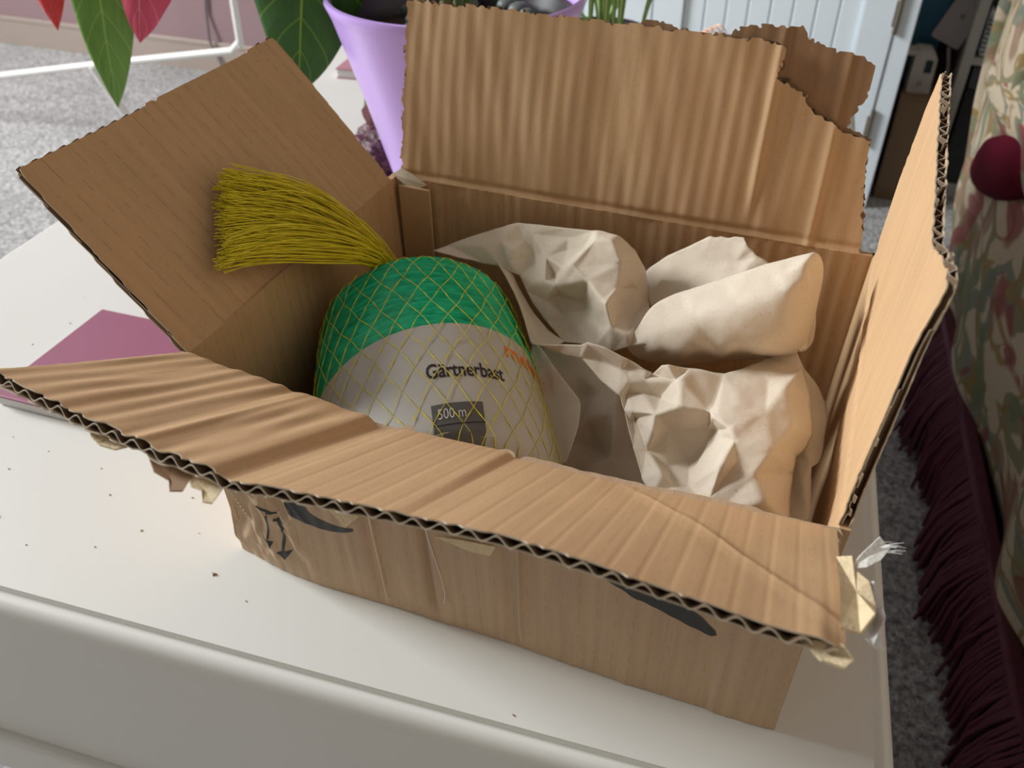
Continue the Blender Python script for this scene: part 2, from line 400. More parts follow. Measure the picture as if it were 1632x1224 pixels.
# crumbs on the table
cb = MB()
crumb_xy = [(-0.095, 0.005), (-0.06, -0.01), (-0.115, 0.02), (-0.03, 0.0), (-0.005, -0.02), (-0.075, -0.028), (-0.155, 0.02), (-0.165, 0.0), (-0.14, -0.03), (-0.05, 0.02), (0.02, -0.028), (-0.20, 0.0), (-0.185, 0.022), (0.165, -0.036), (-0.245, 0.13), (-0.25, 0.10), (-0.26, 0.16), (0.315, 0.08), (-0.11, -0.04)]
for i, (cx, cy) in enumerate(crumb_xy):
    s = 0.0006 + 0.0007 * rng.random()
    if i == 4: s = .0022
    a = rng.random() * 6
    cb.add([(cx + s * math.cos(a), cy + s * math.sin(a), .0002), (cx + s * .6 * math.cos(a + 2), cy + s * .6 * math.sin(a + 2), .0002), (cx + s * .8 * math.cos(a + 4), cy + s * .8 * math.sin(a + 4), .0002), (cx, cy, .0002 + s * .5)], [(0, 1, 2), (0, 1, 3), (1, 2, 3), (2, 0, 3)])
tag(cb.build('crumbs', M['crumb']), 'tiny brown cardboard crumbs scattered on the white table top', 'crumbs', kind='stuff')

# ------------------------------------------------------------------ the open carton
W, D, H, T = 0.27, 0.1933, 0.1259, 0.0036
LN = 0.00045
box = empty('cardboard_box', (0, 0, 0))
tag(box, 'open brown corrugated cardboard box with torn flaps on the white table', 'cardboard box')

def solid_grid(name, U, V, top, bot, mask, mat, parent, rim=None, relax=0):
    """U, V: 1D params; top, bot: (nu, nv, 3); mask: (nu-1, nv-1) quads kept"""
    nu, nv = len(U), len(V); N = nu * nv
    idx = np.arange(N).reshape(nu, nv)
    I, J = np.nonzero(mask)
    q = np.stack([idx[I, J], idx[I + 1, J], idx[I + 1, J + 1], idx[I, J + 1]], 1)
    faces = [tuple(r) for r in q.tolist()] + [tuple(r[::-1]) for r in (q + N).tolist()]
    edges = {}
    for r in q.tolist():
        for a, b in ((r[0], r[1]), (r[1], r[2]), (r[2], r[3]), (r[3], r[0])):
            if (b, a) in edges: del edges[(b, a)]
            else: edges[(a, b)] = 1
    n_face = len(faces)
    faces += [(b, a, a + N, b + N) for a, b in edges]
    P = np.concatenate([top.reshape(-1, 3), bot.reshape(-1, 3)])
    if relax:                                    # take the stair steps out of a torn outline
        ea = np.array(list(edges)); 
        for _ in range(relax):
            for o_ in (0, N):
                acc = np.zeros_like(P); cnt = np.zeros(len(P))
                np.add.at(acc, ea[:, 0] + o_, P[ea[:, 1] + o_]); np.add.at(acc, ea[:, 1] + o_, P[ea[:, 0] + o_])
                np.add.at(cnt, ea[:, 0] + o_, 1); np.add.at(cnt, ea[:, 1] + o_, 1)
                k_ = cnt == 2; P[k_] = P[k_] * .5 + acc[k_] * .25
    uu, vv = np.meshgrid(U, V, indexing='ij'); uv = np.stack([uu.ravel(), vv.ravel()], 1); uv = np.concatenate([uv, uv])
    used = np.zeros(2 * N, bool)
    for f in faces: used[list(f)] = True
    mp = np.cumsum(used) - 1
    ob = mesh(name, P[used], [tuple(int(mp[i]) for i in f) for f in faces], mat, parent, True, 40, uv[used], recalc=True)
    if rim is not None:
        ob.data.materials.append(rim)
        ob.data.polygons.foreach_set('material_index', [0] * n_face + [1] * (len(faces) - n_face))
    return ob

def quad_mask(U, V, poly, jit=0.0, seed=0):
    uc = (U[:-1] + U[1:]) / 2; vc = (V[:-1] + V[1:]) / 2
    a, b = np.meshgrid(uc, vc, indexing='ij')
    if jit:
        g = np.random.default_rng(seed)
        a = a + jit * vnoise(a * 500, b * 500, seed) + jit * .5 * vnoise(a * 1300, b * 1300, seed + 1)
        b = b + jit * vnoise(a * 500 + 9, b * 500, seed + 2)
    return in_poly(a, b, poly)

def corrugated(name, S, U, V, parent, mat_in, mat_out, poly_in, poly_out, poly_fl, disp, label=None, jit=0.0006, seed=1, relax=2):
    """a flap: visible liner (named part), hidden liner and fluting as sub-parts.  S(u, v) -> point, normal towards the visible side"""
    u, v = np.meshgrid(U, V, indexing='ij')
    P, Nn = S(u, v); d = disp(u, v)[..., None]
    Pi = P + Nn * d
    flap = solid_grid(name, U, V, Pi, Pi - Nn * LN, quad_mask(U, V, poly_in, jit, seed), mat_in, parent, M['cut_edge'], relax)
    if label: flap['label'] = label
    Po = P - Nn * (T - LN) + Nn * d * .6
    solid_grid('outer_liner', U, V, Po, Po - Nn * LN, quad_mask(U, V, poly_out, jit, seed + 5), mat_out, flap, M['cut_edge'], relax)
    U2 = np.arange(U[0], U[-1] + FP / 16, FP / 8); V2 = np.linspace(V[0], V[-1], 34)
    u, v = np.meshgrid(U2, V2, indexing='ij'); P, Nn = S(u, v); d = disp(u, v)[..., None]
    A = (T - 2 * LN) / 2 - .00022
    wv = (-T / 2 + A * np.sin(2 * np.pi * u / FP))[..., None]
    t0 = P + Nn * (wv + .00022 + d * .8)
    fl = solid_grid('fluting', U2, V2, t0, t0 - Nn * .00044, quad_mask(U2, V2, poly_fl, jit, seed + 9), M['flute'], flap, M['cut_edge'])
    return flap

UB = [0, .03, .06, .0985, .125, .158, .2, .237, .27]
top_bow = [0, -.0034, -.0060, -.0098, -.0085, -.0064, -.0048, -.0016, 0]
bot_bow = [-.0005, -.0058, -.0060, -.0042, -.0035, -.0030, -.0038, -.0026, -.0008]
def yb(u, z):
    k = np.clip(z / H, 0, 1)
    return np.interp(u, UB, bot_bow) * (1 - k) + np.interp(u, UB, top_bow) * k
def smooth1(fn):
    return lambda u, *a: sum(fn(u + k, *a) for k in (-.008, -.004, 0, .004, .008)) / 5
yb = smooth1(lambda u, z, _f=yb: _f(np.clip(u, 0, W), z))
def gs(u, c, s): return np.exp(-((u - c) / s) ** 2)

# front wall
U = np.linspace(-.0015, W + .0015, 300); V = np.linspace(0.0, H, 60)
u, v = np.meshgrid(U, V, indexing='ij')
def front_out(u, z):
    """y of the outer face of the front wall (smaller = towards the viewer)"""
    k = np.clip(z / H, 0, 1)
    y = yb(u, z) - T * k
    bf = smooth_step(0, .016, z)
    d = .0016 * gs(u, .0885 - .0 * z, .0014) - .0012 * gs(u, .083, .003)
    d += -.0024 * gs(u, .1118, .0022) + .0008 * gs(u, .1165, .002)
    d += .0020 * gs(u, .1568, .0013) - .0012 * gs(u, .1515, .0026)
    d = d * bf * 1.5
    d += .0006 * gs(u, .206, .003) + .0004 * gs(u, .18, .004)
    lefty = smooth_step(.058, .03, u) * smooth_step(0.0, .012, z)
    d += lefty * (.0019 * (1 - 2 * np.abs(vnoise(u * 130 + z * 60, z * 40 - u * 30, 31))) + .0007 * vnoise(u * 300, z * 120, 32))
    d += .00012 * np.sin(2 * np.pi * u / FP) + .0004 * vnoise(u * 60, z * 12, 33)
    d += .0012 * smooth_step(W - .028, W - .024, u) * (1 - .5 * smooth_step(W - .008, W, u))
    return y - d
yo = front_out(u, v)
po = np.stack([u, yo, v + .0004], -1); pi_ = np.stack([np.clip(u, .0, W), yo + T, v + .0004], -1)
solid_grid('front_wall', U, V, po, pi_, np.ones((299, 59), bool), M['kraft_out'], box)
# side walls lean out by the board's thickness towards the top
def side_wall(name, S, U, V, mat, bump=.0003, seed=3):
    u, v = np.meshgrid(U, V, indexing='ij'); P, Nn = S(u, v)
    d = (bump * np.sin(2 * np.pi * u / FP) * .4 + bump * 2.2 * vnoise(u * 60, v * 10, seed))[..., None]
    return solid_grid(name, U, V, P + Nn * d, P - Nn * T, np.ones((len(U) - 1, len(V) - 1), bool), mat, box)
z3 = lambda u: np.zeros_like(u)
one = lambda u, a, b, c: np.stack([u * 0 + a, u * 0 + b, u * 0 + c], -1)
side_wall('left_wall', lambda u, v: (np.stack([T * (1 - v / H), u, v + .0004], -1), one(u, 1, 0, 0)), np.linspace(-.001, D + T, 150), np.linspace(0, H, 24), M['kraft_in'])
side_wall('right_wall', lambda u, v: (np.stack([W - T * (1 - v / H), u, v + .0004], -1), one(u, -1, 0, 0)), np.linspace(-.001, D + T, 150), np.linspace(0, H, 24), M['kraft_in'], seed=4)
side_wall('back_wall', lambda u, v: (np.stack([u, D - T * (1 - v / H), v + .0004], -1), one(u, 0, -1, 0)), np.linspace(-T * .5, W + T * .5, 200), np.linspace(0, H, 24), M['kraft_in'], .0005, 5)
# joint flap glued inside the back wall at the left
MB().box((.0035, D - .0052, .004), (.024, D - .0030, H - .003), .0006).build('glue_tab', M['kraft_in'], box)
MB().box((.001, .002, .0004), (W - .001, D - .001, T), .0).build('box_bottom', M['kraft_in'], box)

# front flap: springs up about 30 degrees, crushed at two places
TH_U = [0, .02, .035, .05, .075, .088, .100, .116, .131, .146, .16, .179, .19, .202, .2145, .227, .239, .248, .2565, .27]
TH_A = [31.0, 30.3, 29.7, 29.7, 29.1, 28.9, 29.9, 30.5, 31.0, 31.2, 31.8, 32.6, 32.4, 32.0, 31.1, 30.3, 29.4, 28.7, 28.1, 29.0]
th_f = smooth1(lambda u: np.radians(np.interp(u, TH_U, TH_A)))
def S_front(u, v):
    t = th_f(u)
    P = np.stack([u, yb(u, H + 0 * u) - v * np.cos(t), H + v * np.sin(t)], -1)
    return P, np.stack([0 * u, np.sin(t), np.cos(t)], -1)
def d_front(u, v):
    L = .0925
    d = .0026 * (1 - smooth_step(.0935, .1005, u)) - .0008
    d += .0016 * (1 - smooth_step(.1515, .1565, u)) * (.35 + .65 * smooth_step(L, 0, v)) * smooth_step(.10, .115, u) * .9
    left = smooth_step(.1, .092, u)
    d += left * .00028 * np.sin(2 * np.pi * (u + .0015 * vnoise(u * 40, v * 25, 3)) / (FP * 1.25)) * (.7 + .9 * vnoise(u * 50, v * 30, 8)) + left * .0005 * vnoise(u * 95, v * 14, 9)
    d += left * .0009 * gs(u, .066 + .02 * (v - .05), .0022) - left * .0007 * gs(u, .060 + .02 * (v - .05), .0028)
    s = np.abs(((u / FP) % 1) - .5) * 2
    d += (1 - left) * (-.00016 * (1 - smooth_step(.0, .22, 1 - s)))
    # diagonal crease across the right part, and a dented end
    k = (v - .010) - (u - .203) * 1.05 - .0015 * vnoise(u * 120, v * 0, 14)
    d += (1 - left) * .0005 * gs(k, 0, .0010) * smooth_step(.195, .21, u) * (1 - .6 * smooth_step(.24, .265, u)) + (1 - left) * .0005 * smooth_step(-.006, 0, k) * smooth_step(.010, .0, k) * smooth_step(.195, .21, u)
    d += .0005 * vnoise(u * 45, v * 45, 12) * smooth_step(.2, .23, u)
    d -= .0022 * smooth_step(.262, .27, u) * smooth_step(.055, .0925, v)
    return d
full_front = [(.0004, -.001), (.0005, .0905), (.001, .093), (W - .003, .0925), (W - .001, .090), (W - .0006, -.001)]
U = np.linspace(0, W, 361); V = np.linspace(0, .0935, 76)
ff = corrugated('front_flap', S_front, U, V, box, M['kraft_flap'], M['kraft_out'], full_front, full_front, full_front, d_front, jit=.0005, seed=11)

# left flap: leans outwards at 46 degrees
tl = R(46)
def S_left(u, v): return np.stack([-v * math.cos(tl), u, H + v * math.sin(tl)], -1), one(u, math.sin(tl), 0, math.cos(tl))
def d_left(u, v): return .00025 * np.sin(2 * np.pi * u / FP) * .3 + .0012 * vnoise(u * 14, v * 14, 21) - .0007 * gs(v, .0045, .0022)
pl = [(.0015, -.001), (.0075, .0985), (.192, .1015), (D - .004, .05), (D - .006, -.001)]
corrugated('left_flap', S_left, np.linspace(0, D, 220), np.linspace(0, .103, 80), box, M['kraft_in'], M['kraft_out'], pl, pl, pl, d_left, jit=.00025, seed=21)

# back flap: stands 75 degrees, torn at its right corner
tb = R(75)
def S_back(u, v): return np.stack([u, D + v * math.cos(tb), H + v * math.sin(tb)], -1), one(u, 0, -math.sin(tb), math.cos(tb))
def d_back(u, v):
    w_ = u + .0022 * vnoise(u * 22, v * 18, 41)
    a = .00013 * np.sin(2 * np.pi * w_ / FP) * (.75 + .6 * vnoise(u * 30, v * 20, 42))
    a += .0010 * vnoise(u * 32, v * 9, 43) + .0004 * vnoise(u * 120 + 3 * v * 10, v * 12, 44) + .00035 * vnoise(u * 75, v * 30, 45)
    a *= smooth_step(-.0005, .006, v)
    a -= .0010 * gs(v, .003, .0015)
    a += .0014 * gs(u, .206, .0022) * smooth_step(.0, .03, v) + .0011 * gs(u, .238, .002)
    return a
pbi = [(.0036, -.002), (.0029, .0367), (.0037, .0968), (.06, .0965), (.13, .0956), (.197, .0942), (.2074, .0925), (.2067, .0778), (.2211, .0719), (.2232, .0664), (.2366, .0604), (.2386, .0583), (.256, .0547), (.2555, .0455), (.263, .005), (.264, -.002)]
pbo = [(.0036, -.002), (.0029, .0367), (.0037, .0965), (.10, .0958), (.1335, .0956), (.1377, .0985), (.1473, .0982), (.1541, .0958), (.1795, .0955), (.1829, .0986), (.1899, .1012), (.2017, .1008), (.2114, .1025), (.217, .0965), (.2303, .0933), (.2429, .0924), (.25, .0863), (.2494, .0775), (.2426, .0597), (.256, .0547), (.2555, .0455), (.263, .005), (.264, -.002)]
pbf = [(.0040, -.002), (.0035, .0367), (.0042, .096), (.13, .095), (.2, .0935), (.2070, .0905), (.2070, .079), (.2205, .0730), (.222, .0665), (.236, .061), (.238, .0585), (.255, .054), (.2545, .045), (.262, .004), (.263, -.002)]
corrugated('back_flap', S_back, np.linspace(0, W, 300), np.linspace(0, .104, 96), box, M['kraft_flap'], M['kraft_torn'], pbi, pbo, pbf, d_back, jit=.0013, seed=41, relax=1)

# right flap: nearly upright
tr = R(87.6)
def S_right(u, v): return np.stack([W + v * math.cos(tr), u, H + v * math.sin(tr)], -1), one(u, -math.sin(tr), 0, math.cos(tr))
def d_right(u, v): return .0008 * vnoise(u * 14, v * 14, 51) - .0022 * smooth_step(.034, .006, u) * smooth_step(.07, .094, v) + .00015 * np.sin(2 * np.pi * u / FP) - .0006 * gs(v, .006, .003)
pr = [(.0005, -.001), (.0025, .05), (.006, .0935), (.0125, .0945), (.0300, .0915), (.0385, .0885), (.05, .089), (.10, .093), (.17, .0995), (.1755, .0965), (.185, .07), (D - .002, .03), (D - .003, -.001)]
corrugated('right_flap', S_right, np.linspace(0, D, 220), np.linspace(0, .101, 80), box, M['kraft_flap'], M['kraft_out'], pr, pr, pr, d_right, jit=.0008, seed=51)

# printed marks on the front wall (lie on the board)
def printed(polys, name):
    b = MB()
    for poly in polys:
        bm = bmesh.new()
        vs = [bm.verts.new((p[0], p[1], 0)) for p in poly]; bm.faces.new(vs)
        bmesh.ops.triangulate(bm, faces=bm.faces)
        for _ in range(3): bmesh.ops.subdivide_edges(bm, edges=[e for e in bm.edges if e.calc_length() > .002], cuts=1); bmesh.ops.triangulate(bm, faces=bm.faces)
        bm.verts.index_update()
        vv = np.array([v.co[:] for v in bm.verts]); y = front_out(vv[:, 0], vv[:, 1]) - .00022
        b.add(np.stack([vv[:, 0], y, vv[:, 1]], 1), [[v.index for v in f.verts] for f in bm.faces]); bm.free()
    return b.build(name, M['ink'], box)
o = printed([[(0.0423, 0.0655), (0.041, 0.0585), (0.0417, 0.0512), (0.0452, .0488), (0.0499, 0.0476), (0.0604, 0.047), (0.069, 0.0488), (0.0765, 0.0527), (0.0767, 0.0545), (0.0679, 0.0526), (0.0594, 0.0535), (0.0533, 0.0565), (0.0486, 0.0601), (0.0488, 0.0679)]], 'printed_curve')
o['label'] = 'dark grey printed curve'
o = printed([[(0.1919, 0.0718), (0.1971, 0.069), (0.2039, 0.0655), (0.2142, 0.0612), (0.2281, 0.0554), (0.2375, 0.0524), (0.2396, 0.0535), (0.2387, 0.0564), (0.2335, 0.0619), (0.2266, 0.0673), (0.2185, 0.0709), (0.2099, 0.0711), (0.2, 0.0747)]], 'printed_curve')
o['label'] = 'dark grey printed tail of a curve'
o = printed([[(0.0214, 0.0476), (0.0226, 0.0485), (0.0305, 0.0455), (0.0294, 0.0438)], [(0.0272, 0.0451), (0.033, 0.0461), (0.0328, 0.0452), (0.0265, 0.0435)], [(0.0259, 0.0424), (0.0274, 0.043), (0.024, 0.0246), (0.0228, 0.0241)], [(0.0203, 0.0245), (0.0263, 0.0232), (0.0225, 0.016)],
             [(0.0318, 0.0421), (0.0336, 0.0437), (0.0366, 0.0379), (0.0351, 0.036)], [(0.0341, 0.0378), (0.0358, 0.0376), (0.0313, 0.0174), (0.0296, 0.0167)], [(0.0269, 0.016), (0.0366, 0.0206), (0.0309, 0.012)], [(0.0308, 0.0422), (0.0372, 0.0425), (0.037, 0.0416), (0.0305, 0.0407)]], 'printed_arrows')
o['label'] = 'pair of upside-down upright arrows'
# torn flakes and frayed tape
def flake(name, P, mat, thick=.0005, label=None):
    P = np.array(P, float); n = len(P); nn = np.cross(P[1] - P[0], P[2] - P[0]); nn /= np.linalg.norm(nn)
    c = P.mean(0) + nn * .0006
    V = list(P) + [c] + list(P - nn * thick) + [c - nn * thick]
    F = [(i, (i + 1) % n, n) for i in range(n)] + [(n + 1 + (i + 1) % n, n + 1 + i, 2 * n + 1) for i in range(n)] + [(i, n + 1 + i, n + 1 + (i + 1) % n, (i + 1) % n) for i in range(n)]
    o = mesh(name, V, F, mat, box, recalc=True)
    if label: o['label'] = label
    return o
def fw(u, z, d=.0012): return (u, float(front_out(np.array(u), np.array(z))) - d, z)
flake('torn_flake', [fw(.0640, .068), fw(.0762, .068), fw(.0815, .0655), fw(.0750, .0585, .003), fw(.0716, .0620, .002)], M['fray'])
flake('torn_flake', [fw(.1197, .0700), fw(.1315, .0720), fw(.1473, .0735), fw(.1452, .069, .003), fw(.1372, .0684, .003), fw(.128, .0690, .002)], M['fray'])
def fp(u, v, off=-.004):
    P, Nn = S_front(np.array(u), np.array(v)); return tuple(P + Nn * off)
flake('torn_flake', [fp(.044, .0905), fp(.052, .0900), fp(.060, .0905), fp(.058, .0935, -.0050), fp(.052, .0940, -.0055), fp(.047, .093, -.0045)], M['fray'])
flake('torn_flake', [fp(.068, .090), fp(.078, .0895), fp(.086, .0905), fp(.0865, .0945, -.0075), fp(.0825, .0955, -.0085), fp(.080, .0935, -.0065), fp(.074, .0935, -.006)], M['kraft_torn'])
flake('torn_flake', [fp(.084, .090), fp(.094, .0895), fp(.0985, .0910), fp(.0975, .0945, -.0085), fp(.0945, .0950, -.0085), fp(.092, .0930, -.0060), fp(.088, .0930, -.006)], M['fray'])
# ragged paper and tape at the right end of the front flap
flake('frayed_tape', [fp(W - .002, .034, 0), fp(W + .002, .036, .002), fp(W + .003, .044, .0005), fp(W + .0060, .052, .001), fp(W + .0072, .064, -.001), fp(W + .0060, .074, .0005), fp(W + .003, .080, -.003), fp(W - .002, .082, -.002), fp(W - .002, .06, .001)], M['fray'], .0008, 'cream torn paper ply')
flake('frayed_tape', [fp(W + .003, .052, -.0015), fp(W + .0072, .050, .001), fp(W + .0094, .060, -.002), fp(W + .0090, .070, -.001), fp(W + .0060, .082, -.004), fp(W + .004, .07, -.003)], M['pages'], .0006, 'white torn paper ply')
flake('frayed_tape', [fp(W + .001, .042, .0005), fp(W + .004, .034, .003), fp(W + .0095, .021, .006), fp(W + .0125, .024, .004), fp(W + .0095, .034, .003), fp(W + .005, .042, .002)], M['tape'], .0004, 'shred of clear packing tape')
flake('frayed_tape', [fp(W - .012, .0905, -.0035), fp(W - .002, .0895, -.003), fp(W + .001, .092, -.005), fp(W - .001, .0955, -.006), fp(W - .006, .094, -.006)], M['fray'], .0012, 'cream torn paper ply')
fb = MB()
for k in range(16):
    a = np.array(fp(W + .009 + .003 * rng.random(), .0225 + .010 * rng.random(), .0045)); d = np.array((.9, -.15 + .4 * rng.random(), .1 + .3 * rng.random())) * (.003 + .003 * rng.random())
    fb.tube([a, a + d * .5 + (0, 0, .0004), a + d], .00012, 4)
for k in range(8):
    a = np.array(fp(W + .003 + .003 * rng.random(), .078 + .004 * rng.random(), -.003)); d = np.array((.8, -.5 * rng.random(), -.3)) * .004
    fb.tube([a, a + d * .5, a + d], .00012, 4)
fo = fb.build('tape_fibres', M['white_thread'], box); fo['kind'] = 'stuff'
# thread hanging from the flap edge down the front wall
tp = [(0.1150, 0.0770), (0.1160, 0.0706), (0.1178, 0.0545), (0.1195, 0.0381), (0.12, 0.0271), (0.1189, 0.0187)]
MB().tube([fw(a, b, .0006) for a, b in tp], .0002, 5).build('loose_thread', M['white_thread'], box, True)
# ragged paper at the back left corner
flake('torn_flake', [(-.001, D - .002, H + .002), (.006, D - .003, H - .003), (.016, D - .004, H - .004), (.022, D - .004, H - .0005), (.012, D - .002, H + .004), (.004, D - .001, H + .006)], M['cut_edge'])

# ------------------------------------------------------------------ roll of green raffia in a yellow net
roll = empty('raffia_roll', (0.0802, 0.065, 0.010))
tag(roll, 'green raffia roll with grey paper label in a yellow net, lying in the box', 'raffia roll')
C0 = np.array([0.0802, 0.065, 0.0668]); az, el = R(-30.65), R(4.7)
AX = np.array([math.sin(az) * math.cos(el), math.cos(az) * math.cos(el), math.sin(el)])
E1 = np.cross(AX, (0, 0, 1)); E1 /= np.linalg.norm(E1); E2 = np.cross(E1, AX)
RO = np.array(roll.location)
def roll_pt(r, phi, s):
    P = C0 + np.asarray(s)[..., None] * AX + np.asarray(r)[..., None] * (np.sin(phi)[..., None] * E1 + np.cos(phi)[..., None] * E2)
    y0 = yb(np.clip(P[..., 0], 0, W), np.clip(P[..., 2], 0, H)) + .0022
    P[..., 1] = np.maximum(P[..., 1], y0)               # pressed flat against the front wall
    P[..., 0] = np.maximum(P[..., 0], .0048)            # and against the left wall
    P[..., 2] = np.maximum(P[..., 2], T + .0006)
    return P - RO
RS = np.array([-.078, -.074, -.068, -.05, -.02, 0, .02, .04, .052, .060, .0655, .0685, .0695, .069, .066])
RR = np.array([.020, .047, .0540, .0560, .0562, .0562, .0554, .0542, .0534, .0520, .0480, .0410, .0300, .018, .012])
tpar = np.linspace(0, 1, len(RS))
def prof(t): return np.interp(t, tpar, RR), np.interp(t, tpar, RS)
t_ = np.linspace(0, 1, 170); ph = np.linspace(-np.pi, np.pi, 241)
pp, tt = np.meshgrid(ph, t_, indexing='ij'); rr, ss = prof(tt)
per = pp / np.pi * 10
wob = ss * 1000 + 2.5 * vnoise(np.cos(pp) * 2 + 5, np.sin(pp) * 2 + ss * 20, 61) + 1.2 * np.sin(pp * 3 + ss * 60)
rid = .0007 * np.sin(wob * 1.15 + 1.3 * np.sin(pp * 2)) + .0005 * np.sin(wob * 2.3 + 2 * np.sin(pp * 3 + 1)) + .0011 * vnoise(np.cos(pp) * 3 + 9, np.sin(pp) * 3 + wob * .22, 62)
rr = rr + rid * smooth_step(-.004, .006, ss) - .0006 * (1 - smooth_step(-.004, .004, ss))
P = roll_pt(rr, pp, ss)
n1, n2 = P.shape[:2]; ii = np.arange(n1 * n2).reshape(n1, n2)
F = np.stack([ii[:-1, :-1], ii[1:, :-1], ii[1:, 1:], ii[:-1, 1:]], -1).reshape(-1, 4)
uvr = np.stack([pp.ravel() / (2 * np.pi) * 4, (ss + .0004 * np.sin(pp * 3)).ravel()], 1)
mesh('raffia_winding', P.reshape(-1, 3), F.tolist(), M['raffia'], roll, True, None, uvr, recalc=True)
# label: a paper band, a little skewed
SK = 0.15
def lab(phi, b, r=.0570):
    s = b + SK * .0568 * phi
    return roll_pt(np.interp(s, RS[:8], RR[:8]) + (r - .0562), phi, s)
pa = np.linspace(R(-150), R(150), 121); bb = np.linspace(-.085, -.0012, 26)
pp, bq = np.meshgrid(pa, bb, indexing='ij')
solid_grid('label', pa, bb, lab(pp, bq, .0571), lab(pp, bq, .0567), np.ones((120, 25), bool), M['label'], roll)

def wrapped_text(txt, phi0, b0, height, length, mat, name, parent, bold=0.0, r=.0573):
    cu_ = bpy.data.curves.new('txt', 'FONT'); cu_.body = txt; cu_.size = 1.0; cu_.offset = bold; cu_.resolution_u = 3
    to = bpy.data.objects.new('txt', cu_); COL.objects.link(to)
    dg = bpy.context.evaluated_depsgraph_get()
    me = bpy.data.meshes.new_from_object(to.evaluated_get(dg))
    bm = bmesh.new(); bm.from_mesh(me)
    bmesh.ops.triangulate(bm, faces=bm.faces)
    for _ in range(2):
        bmesh.ops.subdivide_edges(bm, edges=[e for e in bm.edges if e.calc_length() > .25], cuts=1); bmesh.ops.triangulate(bm, faces=[f for f in bm.faces if len(f.verts) > 3])
    vv = np.array([v.co[:] for v in bm.verts]); bm.verts.index_update(); fs = [[v.index for v in f.verts] for f in bm.faces]; bm.free()
    bpy.data.objects.remove(to); bpy.data.curves.remove(cu_); bpy.data.meshes.remove(me)
    cap = 0.70
    a = (vv[:, 0] - vv[:, 0].min()) / (vv[:, 0].max() - vv[:, 0].min()) * length / .0568
    b = b0 + vv[:, 1] / cap * height
    return mesh(name, lab(phi0 + a, b, r), fs, mat, parent)
lb = roll.children[-1]
bof = lambda phi_deg, s: s - SK * .0568 * R(phi_deg)
wrapped_text('G\u00e4rtnerbast', R(-0.8), bof(-.8, -.0377) , .0090, .0364, M['print_black'], 'lettering', lb, .017)
wrapped_text('meister', R(40.6), bof(40.6, -.0122), .0105, .044, M['print_orange'], 'lettering', lb, .022)
ra, rb = np.meshgrid(np.linspace(R(-.4), R(22), 16), np.linspace(bof(0, -.0745), bof(0, -.0536), 10), indexing='ij')
solid_grid('label_panel', np.linspace(0, 1, 16), np.linspace(0, 1, 10), lab(ra, rb, .0574), lab(ra, rb, .0570), np.ones((15, 9), bool), M['label_dark'], lb)
wrapped_text('500 m', R(2.0), bof(2, -.0614), .0054, .0118, M['print_white'], 'lettering', lb, 0.0, .0577)
ra, rb = np.meshgrid(np.linspace(R(0), R(22), 12), np.array([bof(0, -.0648), bof(0, -.0645)]), indexing='ij')
solid_grid('label_line', np.linspace(0, 1, 12), np.linspace(0, 1, 2), lab(ra, rb, .0576), lab(ra, rb, .0574), np.ones((11, 1), bool), M['print_black'], lb)

# net: two families of knotted strands round the roll, gathered at the far end
nb = MB(); NS = 30; K = 9.0
tn = np.linspace(.035, .985, 130)
r_, s_ = prof(tn)
tk = smooth_step(.060, .0695, s_)
for fam in (-1, 1):
    for i in range(NS):
        base = 2 * np.pi * (i + .5 * (fam > 0)) / NS + .055
        lin = K * s_
        # rounded diamonds: strands run side by side for a moment at each knot
        wob = -.007 * np.sin(lin * NS)
        phi = base + fam * (lin + wob) + .012 * math.sin(i * 2.3) + .010 * np.sin(s_ * 90 + i)
        knot = np.abs(((lin * NS / np.pi) + .5) % 1 - .5) * 2
        lift = .0011 + .0009 * np.abs(vnoise(s_ * 60 + i, phi * 3, 71))
        P = roll_pt(r_ + lift, phi, s_)
        nb.tube(P, .00014 + .00020 * np.exp(-(knot / .22) ** 2), 4, False)
net = nb.build('net', M['net'], roll, True, None); net['kind'] = 'stuff'; net['label'] = 'yellow plastic mesh net'
# gathered tuft of the net
G0 = C0 + AX * .071; G1 = np.array([.034, .118, .119])
tb_ = MB(); g = np.random.default_rng(5)
ends_a = np.array([-.0330, .0800, .1660]); ends_b = np.array([-.0080, .0400, .1440])
for i in range(460):
    k = g.random(); k = k * k * (3 - 2 * k) * .5 + k * .5
    q = g.normal(size=3) * .0022
    e = ends_a * (1 - k) + ends_b * k + np.array((.6, .3, .74)) * (g.random() * .011 - .001) + g.normal(size=3) * .0014
    st = G0 + g.normal(size=3) * (.004, .004, .003)
    mid1 = G1 + q * (1.0, 1.0, .8)
    wd = .5 + .1 * g.normal()
    mid2 = G1 * (1 - .45) + e * .45 + np.array((0, 0, .0085)) + q * 1.6 + (ends_b - ends_a) * (k - .5) * .22
    mid3 = G1 * .2 + e * .8 + np.array((0, 0, .005)) + q * .8
    t5 = np.linspace(0, 1, 11)
    ctrl = np.array([st, mid1, mid2, mid3, e]); xs = np.array([0, .24, .55, .82, 1.0])
    # Lagrange-free smooth curve through the control points
    Pq = np.stack([np.interp(t5, xs, ctrl[:, c]) for c in range(3)], 1)
    for _ in range(2): Pq[1:-1] = (Pq[:-2] + 2 * Pq[1:-1] + Pq[2:]) / 4
    tb_.tube(Pq - RO, .00030, 3, False)
tf = tb_.build('net_tuft', M['net'], roll, True, None); tf['kind'] = 'stuff'; tf['label'] = 'bushy yellow gathered end of the net'
